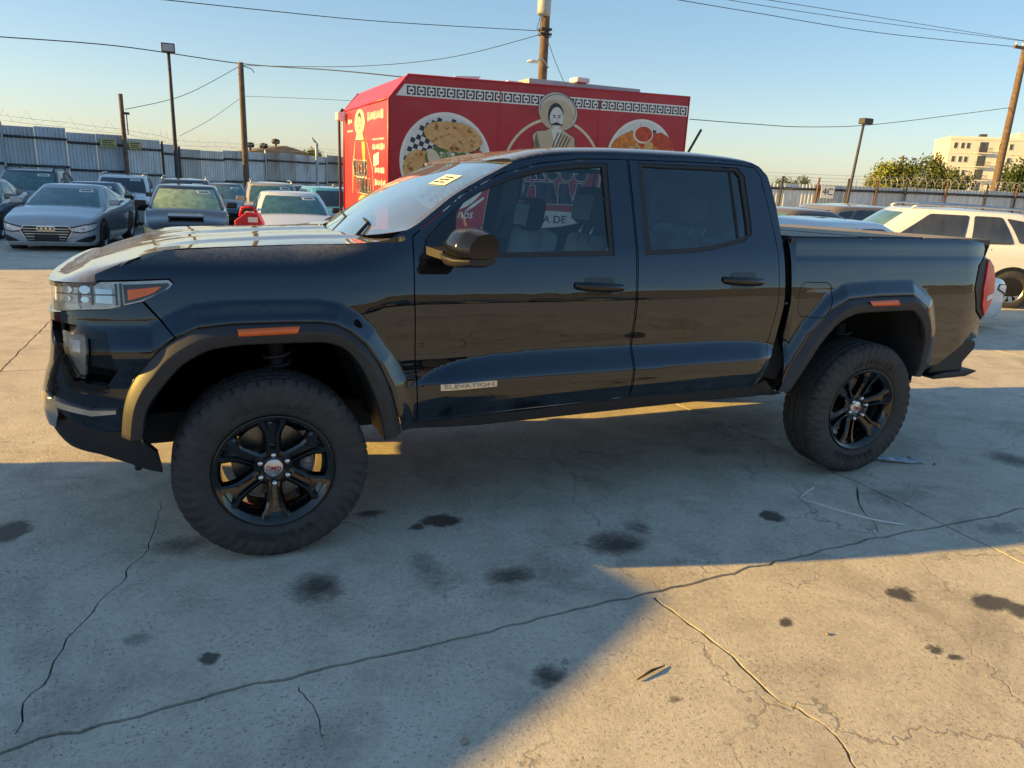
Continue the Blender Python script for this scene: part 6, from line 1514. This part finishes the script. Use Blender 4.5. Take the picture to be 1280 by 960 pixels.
# mirrors
for s_, nm in ((-1, 'near'), (1, 'far')):
    mr = MB()
    sec = [(.985, [(.715,1.318),(.700,1.350),(.735,1.398),(.80,1.402),(.83,1.375),(.83,1.318)]),
           (1.06, [(.700,1.308),(.682,1.352),(.728,1.418),(.815,1.424),(.855,1.395),(.855,1.308)]),
           (1.15, [(.712,1.304),(.700,1.352),(.742,1.418),(.825,1.424),(.868,1.398),(.868,1.304)]),
           (1.195, [(.752,1.308),(.748,1.352),(.785,1.402),(.835,1.408),(.872,1.388),(.872,1.308)])]
    P = np.array([[(x, s_*y, z) for x, z in roundpoly(q, .022, 4)] for y, q in sec]); P = np.concatenate([P, P[:, :1]], 1); mr.grid(P, sm=True)
    mr.add(P[-1][:-1], [tuple(range(30))]); mr.add(P[0][:-1], [tuple(range(30))])
    cap = mr.obj('mirror', 'gloss_dusty' if 'gloss_dusty' in MATS else paint('gloss_dusty', (.006, .006, .007), .16, (.50, .49, .47), rough=.15, coat=.15, streak=.0), tk, recalc=True, sharp=40)
    md = cap.modifiers.new('bevel', 'BEVEL'); md.width = .008; md.segments = 2; md.limit_method = 'ANGLE'
    lo = MB(); Pl = [(.985, [(.690,1.318),(.70,1.285),(.82,1.285),(.832,1.316)]), (1.06, [(.676,1.310),(.69,1.272),(.83,1.270),(.857,1.306)]), (1.15, [(.690,1.304),(.705,1.270),(.84,1.270),(.870,1.302)]), (1.197, [(.745,1.306),(.755,1.282),(.845,1.282),(.874,1.306)])]
    P = np.array([[(x, s_*y, z) for x, z in roundpoly(q, .012, 3)] for y, q in Pl]); P = np.concatenate([P, P[:, :1]], 1); lo.grid(P, sm=True); lo.add(P[-1][:-1], [tuple(range(16))]); lo.add(P[0][:-1], [tuple(range(16))])
    lo.obj('mirror_base', 'black_plastic', cap, recalc=True)
    ar = MB(); ar.add([(.66, s_*.885, 1.300), (.79, s_*.885, 1.300), (.79, s_*.885, 1.335), (.66, s_*.885, 1.335), (.70, s_*1.0, 1.288), (.80, s_*1.0, 1.288), (.80, s_*1.0, 1.322), (.70, s_*1.0, 1.322)], [(0, 1, 5, 4), (1, 2, 6, 5), (2, 3, 7, 6), (3, 0, 4, 7), (0, 3, 2, 1), (4, 5, 6, 7)]); ar.obj('mirror_arm', 'black_plastic', cap, recalc=True)
    mg = MB(); mg.add([(.8735, s_*1.0, 1.312), (.8735, s_*1.18, 1.312), (.8735, s_*1.18, 1.385), (.8735, s_*1.0, 1.39)], [(0, 1, 2, 3)]); mg.obj('mirror_glass', 'chrome', cap)
# trim badge on the lower front door
bd = sp_('badge', [(.724,.700),(.988,.706),(.989,.734),(.724,.728)], 'satin_silver', .05, off=.008, thick=.01)
me = text_mesh('ELEVATION', .030, .0008); A = np.array([v.co[:] for v in me.vertices]); k_ = .235/(A[:, 0].max()-A[:, 0].min())
for v in me.vertices:
    x = .856+(v.co.x-(A[:, 0].max()+A[:, 0].min())/2)*k_; z = .717+v.co.y*.80; xx, ww = side(np.array([x]), np.array([z])); v.co = (x, -float(ww[0])-.0105-v.co.z, z)
add_obj('badge_lettering', me, 'caliper_grey', bd[0])
# cabin
for s_ in (-1, 1):
    for xs0, nm in ((1.36, 'front_seat'), (2.08, 'rear_seat')):
        st = bpy.data.objects.new(nm, None); COL.objects.link(st); st.parent = tk; st.location = (xs0, s_*.40, .34)
        b = MB(); b.box((-.28, -.25, .30), (.24, .25, .46), .05); b.obj('seat_cushion', 'seat_leather', st, sharp=40)
        b = MB(); b.box((.0, -.25, -.05), (.13, .25, .60), .045); o = b.obj('seat_back', 'seat_leather', st, (.20, 0, .45), (0, R(14), 0), sharp=40)
        b = MB(); b.box((-.05, -.14, 0), (.06, .14, .20), .045); h_ = b.obj('headrest', 'cabin_dark', st, (.34, 0, .985+.09-(.07 if s_ > 0 else 0)), (0, R(10), 0), sharp=40)
        b = MB(); b.box((-.056, -.10, .02), (-.0505, .10, .15), .002); b.obj('headrest_pad', 'seat_leather', h_)
        b = MB(); b.tube([(0, -.06, -.10), (0, -.06, .02)], .007, 6); b.tube([(0, .06, -.10), (0, .06, .02)], .007, 6); b.obj('headrest_post', 'chrome', h_)
b = MB(); b.box((.52, -.80, .75), (.86, .80, 1.22), .05); b.box((.50, -.34, 1.2), (.80, .78, 1.27), .03); b.obj('dashboard', 'cabin_dark', tk)
b = MB(); b.tube([(.98+.06*math.sin(a), -.40+.18*math.cos(a), 1.17+.17*math.sin(a)) for a in np.linspace(0, 6.283, 40)[:-1]], .015, 8, closed=True); b.tube([(.85, -.40, 1.10), (.97, -.40, 1.16)], .03, 8); b.box((.955, -.57, 1.15), (.985, -.23, 1.185), .006); b.obj('steering_wheel', 'cabin_dark', tk)
b = MB(); b.box((.66, -.82, .62), (2.56, .82, .66)); b.obj('cabin_floor', 'cabin_dark', tk)
patch('headliner', [(.10,-.97),(.10,.97),(.98,.97),(.98,-.97)], roof_fn, 'headliner', tk, step=.12, thick=.004, off=-.028, out_hint=(0, 0, 1))
b = MB(); b.box((.96, -.13, 1.555), (1.0, .13, 1.615), .015); b.obj('rear_view_mirror', 'cabin_dark', tk)
for s_ in (-1, 1):
    b = MB(); b.add([(1.66, s_*.865, 1.28), (1.80, s_*.865, 1.28), (1.77, s_*.700, 1.74), (1.68, s_*.700, 1.74), (1.66, s_*.845, 1.28), (1.80, s_*.845, 1.28), (1.77, s_*.680, 1.74), (1.68, s_*.680, 1.74)], [(0, 1, 2, 3), (4, 7, 6, 5), (0, 3, 7, 4), (1, 5, 6, 2)]); b.obj('pillar_trim', 'headliner', tk)
    b = MB(); b.tube([(1.73, s_*.80, 1.42), (1.60, s_*.72, 1.22), (1.45, s_*.62, 1.06)], .02, 4); b.obj('seat_belt', 'cabin_dark', tk)
    sh = patch('door_card', [(.66,.62),(2.58,.62),(2.58,1.27),(.66,1.27)], SF, 'cabin_dark', None, step=.15, thick=.01, off=-.07, mirror=True)
    if s_ == -1:
        for o in sh: o.parent = tk
    else:
        for o in sh: bpy.data.objects.remove(o)

# ------------------------------------------------------------------ wheels of the pickup
def tyre_mesh():
    n = 288; rr = .400; hw = .1325
    prof = [(.240, .085), (.252, .112), (.275, .126), (.310, .1325), (.342, .1315), (.350, .1300), (.362, .1275), (.374, .122), (.386, .112), (.394, .102), (.3985, .094), (.3985, .090), (.3985, .066), (.389, .064), (.389, .056), (.399, .054), (.399, .020), (.389, .018), (.389, .010), (.399, .008)]
    prof = prof+[(r_, -y) for r_, y in prof[::-1]]
    m = len(prof); P = np.zeros((n, m, 3))
    for i in range(n):
        a = 2*math.pi*i/n; ph = i % 6
        for q, (r_, y) in enumerate(prof):
            r2__ = r_; ay = abs(y)
            if .088 < ay < .118 and r_ > .37: r2__ -= .0075 if ph == 0 else 0.0
            elif .05 < ay <= .09 and r_ > .395: r2__ -= .005 if (i+3) % 6 == 0 else 0.0
            elif ay <= .054 and r_ > .395: r2__ -= .0055 if (i+(2 if y > 0 else 0)) % 6 == 0 else 0.0
            yy = y
            if .338 < r_ < .390: yy = y+(.005 if (i+int((r_-.338)*70)) % 6 in (2, 3, 4) else -.001)*(1 if y > 0 else -1)
            P[i, q] = (r2__*math.cos(a), yy, r2__*math.sin(a))
    b = MB(); b.grid(P, closed_u=True, sm=True); me = b.mesh('tyre')
    bm = bmesh.new(); bm.from_mesh(me); bmesh.ops.recalc_face_normals(bm, faces=bm.faces[:]); bm.to_mesh(me); bm.free(); smooth(me); me.set_sharp_from_angle(angle=R(38)); return me
def arc_text(body, rad, mid, size, ex, flip=False):
    """raised sidewall letters along a circle; outer face is -y"""
    V = []; F = []; n = len(body); st = size*.80/rad
    for k, ch in enumerate(body):
        if ch == ' ': continue
        me = text_mesh(ch, size, ex); a = mid-(k-(n-1)/2)*st*(1 if not flip else -1); o = len(V)
        for v in me.vertices:
            x, y, z = v.co.x, v.co.y, v.co.z
            if not flip: rr = rad+y; an = a; tx = x
            else: rr = rad-y; an = a; tx = -x
            V.append((rr*math.cos(an)+tx*math.sin(an), -.1335-z, rr*math.sin(an)-tx*math.cos(an)))
        F += [tuple(i+o for i in p.vertices) for p in me.polygons]; bpy.data.meshes.remove(me)
    return V, F
tyre_me = tyre_mesh()
letter_mes = []
for args in (('WRANGLER', .298, R(90), .052, .0022), ('GOODYEAR', .298, R(-90), .052, .0022, True)):
    V, F_ = arc_text(*args); lt = MB(); lt.add(V, F_); letter_mes.append(lt.mesh('sidewall_lettering'))
barrel = MB(); barrel.lathe([(.246, -.098), (.249, -.112), (.246, -.117), (.240, -.114), (.232, -.108), (.222, -.100), (.212, -.085), (.208, -.02), (.206, .09), (.235, .098), (.246, .10)], 72, 'y')
barrel_me = barrel.mesh('wheel')
def spoke_mesh():
    b = MB()
    # half outline (angle offset in metres, radius) of a spoke that forks towards the lip
    zz = [(.062, .034, -.070), (.085, .032, -.074), (.120, .033, -.082), (.150, .035, -.089), (.175, .042, -.095), (.200, .057, -.101), (.228, .063, -.105)]
    sec = []
    for r_, hw, y in zz:
        k = (r_-.062)/(.226-.062)
        rec = hw*(.40 if r_ < .20 else .50)
        dp = .020 if .08 < r_ < .215 else .004
        sec.append([(-hw-.006, r_, y+.045), (-hw, r_, y+.009), (-hw+.010, r_, y), (-rec, r_, y-.001), (-rec+.004, r_, y+dp), (rec-.004, r_, y+dp), (rec, r_, y-.001), (hw-.010, r_, y), (hw, r_, y+.009), (hw+.006, r_, y+.045)])
    P = np.array(sec); P = P[:, :, [0, 2, 1]]; b.grid(P, sm=False)
    me = b.mesh('spoke'); return me
spoke_me = spoke_mesh()
rimtab = MB()   # bright-edged tabs between the spokes at the lip
hub = MB(); hub.lathe([(.0, -.062), (.042, -.062), (.046, -.064), (.050, -.067), (.074, -.068), (.084, -.060), (.086, -.02)], 40, 'y'); hub_me = hub.mesh('hub')
capm = MB(); capm.lathe([(.0, -.0735), (.036, -.073), (.0405, -.070), (.0415, -.060)], 32, 'y'); cap_me = capm.mesh('hub_cap')
nutm = MB(); nutm.lathe([(.0, -.095), (.008, -.0945), (.0115, -.090), (.0125, -.082), (.0128, -.062)], 12, 'y'); nut_me = nutm.mesh('lug_nut')
pock = MB(); pock.lathe([(.0185, -.070), (.0165, -.073), (.0145, -.069), (.0145, -.060)], 16, 'y'); pock_me = pock.mesh('lug_pocket')
disc = MB(); disc.lathe([(.05, -.02), (.165, -.02), (.165, .005), (.05, .005)], 48, 'y', sm=False); disc_me = disc.mesh('brake_disc')
gmc = text_mesh('GMC', .026, .0006, .0004)
for v in gmc.vertices: v.co = (v.co.x*1.1, -.0740-v.co.z, v.co.y*1.05)
back = MB(); back.lathe([(.0, .03), (.205, .03)], 40, 'y'); back_me = back.mesh('dust_shield')
def pickup_wheel(x, s_, spin, steer=0.0):
    yo = s_*(.955-.117)
    w_ = add_obj('wheel', barrel_me, 'wheel_black', tk, (x, yo, .400), (0, 0, steer if s_ < 0 else math.pi+steer))
    ty = add_obj('tyre', tyre_me, 'rubber', w_); ty.rotation_euler = (0, spin, 0)
    for lm_ in letter_mes:
        sl = add_obj('sidewall_lettering', lm_, 'rubber_worn', w_); sl.rotation_euler = (0, spin*.3, 0)
    for k in range(6):
        sp2 = add_obj('spoke', spoke_me, 'wheel_black', w_); sp2.rotation_euler = (0, spin+k*math.pi/3, 0)
        a = spin+math.pi/2*0+k*math.pi/3
        n_ = add_obj('lug_nut', nut_me, 'chrome', w_, (.064*math.sin(a), .0, .064*math.cos(a)))
        add_obj('lug_pocket', pock_me, 'gloss_black', w_, (.064*math.sin(a), .0, .064*math.cos(a)))
    add_obj('hub', hub_me, 'gloss_black', w_); c_ = add_obj('hub_cap', cap_me, 'satin_silver', w_)
    tx = add_obj('hub_lettering', gmc, 'ink_red', w_); tx.rotation_euler = (0, spin+R(188), 0)
    add_obj('brake_disc', disc_me, 'brake_steel', w_, (0, .055, 0))
    b = MB(); q = 12; P = np.zeros((q, 4, 3))
    for i in range(q):
        a = R(-28)+R(62)*i/(q-1)
        P[i] = [(.115*math.cos(a), -.015, .115*math.sin(a)), (.125*math.cos(a), -.055, .125*math.sin(a)), (.178*math.cos(a), -.055, .178*math.sin(a)), (.190*math.cos(a), -.015, .190*math.sin(a))]
    b.grid(P); b.lathe([(0, -.075), (.018, -.073), (.020, -.05)], 14, 'y'); b.v[-42:] = [(xx+.150, yy, zz+.0) for xx, yy, zz in b.v[-42:]]
    b.obj('brake_caliper', 'caliper_grey', w_, (0, .05, 0), recalc=True)
    return w_
for s_ in (-1, 1):
    pickup_wheel(0.0, s_, 0.0)
    pickup_wheel(3.337, s_, R(14))

# the lot falls away behind the pickup, so it stands with its far side a few centimetres lower
LEAN = .0283
def lean(o):
    for ch in o.children:
        if ch.location.length > 1e-6 or any(abs(a) > 1e-6 for a in ch.rotation_euler):
            ch.location.z -= LEAN*(ch.location.y+.955)
        else:
            if ch.type == 'MESH':
                n = len(ch.data.vertices); co = np.empty(n*3); ch.data.vertices.foreach_get('co', co)
                co = co.reshape(-1, 3); co[:, 2] -= LEAN*(co[:, 1]+.955); ch.data.vertices.foreach_set('co', co.ravel()); ch.data.update()
            lean(ch)
lean(tk)
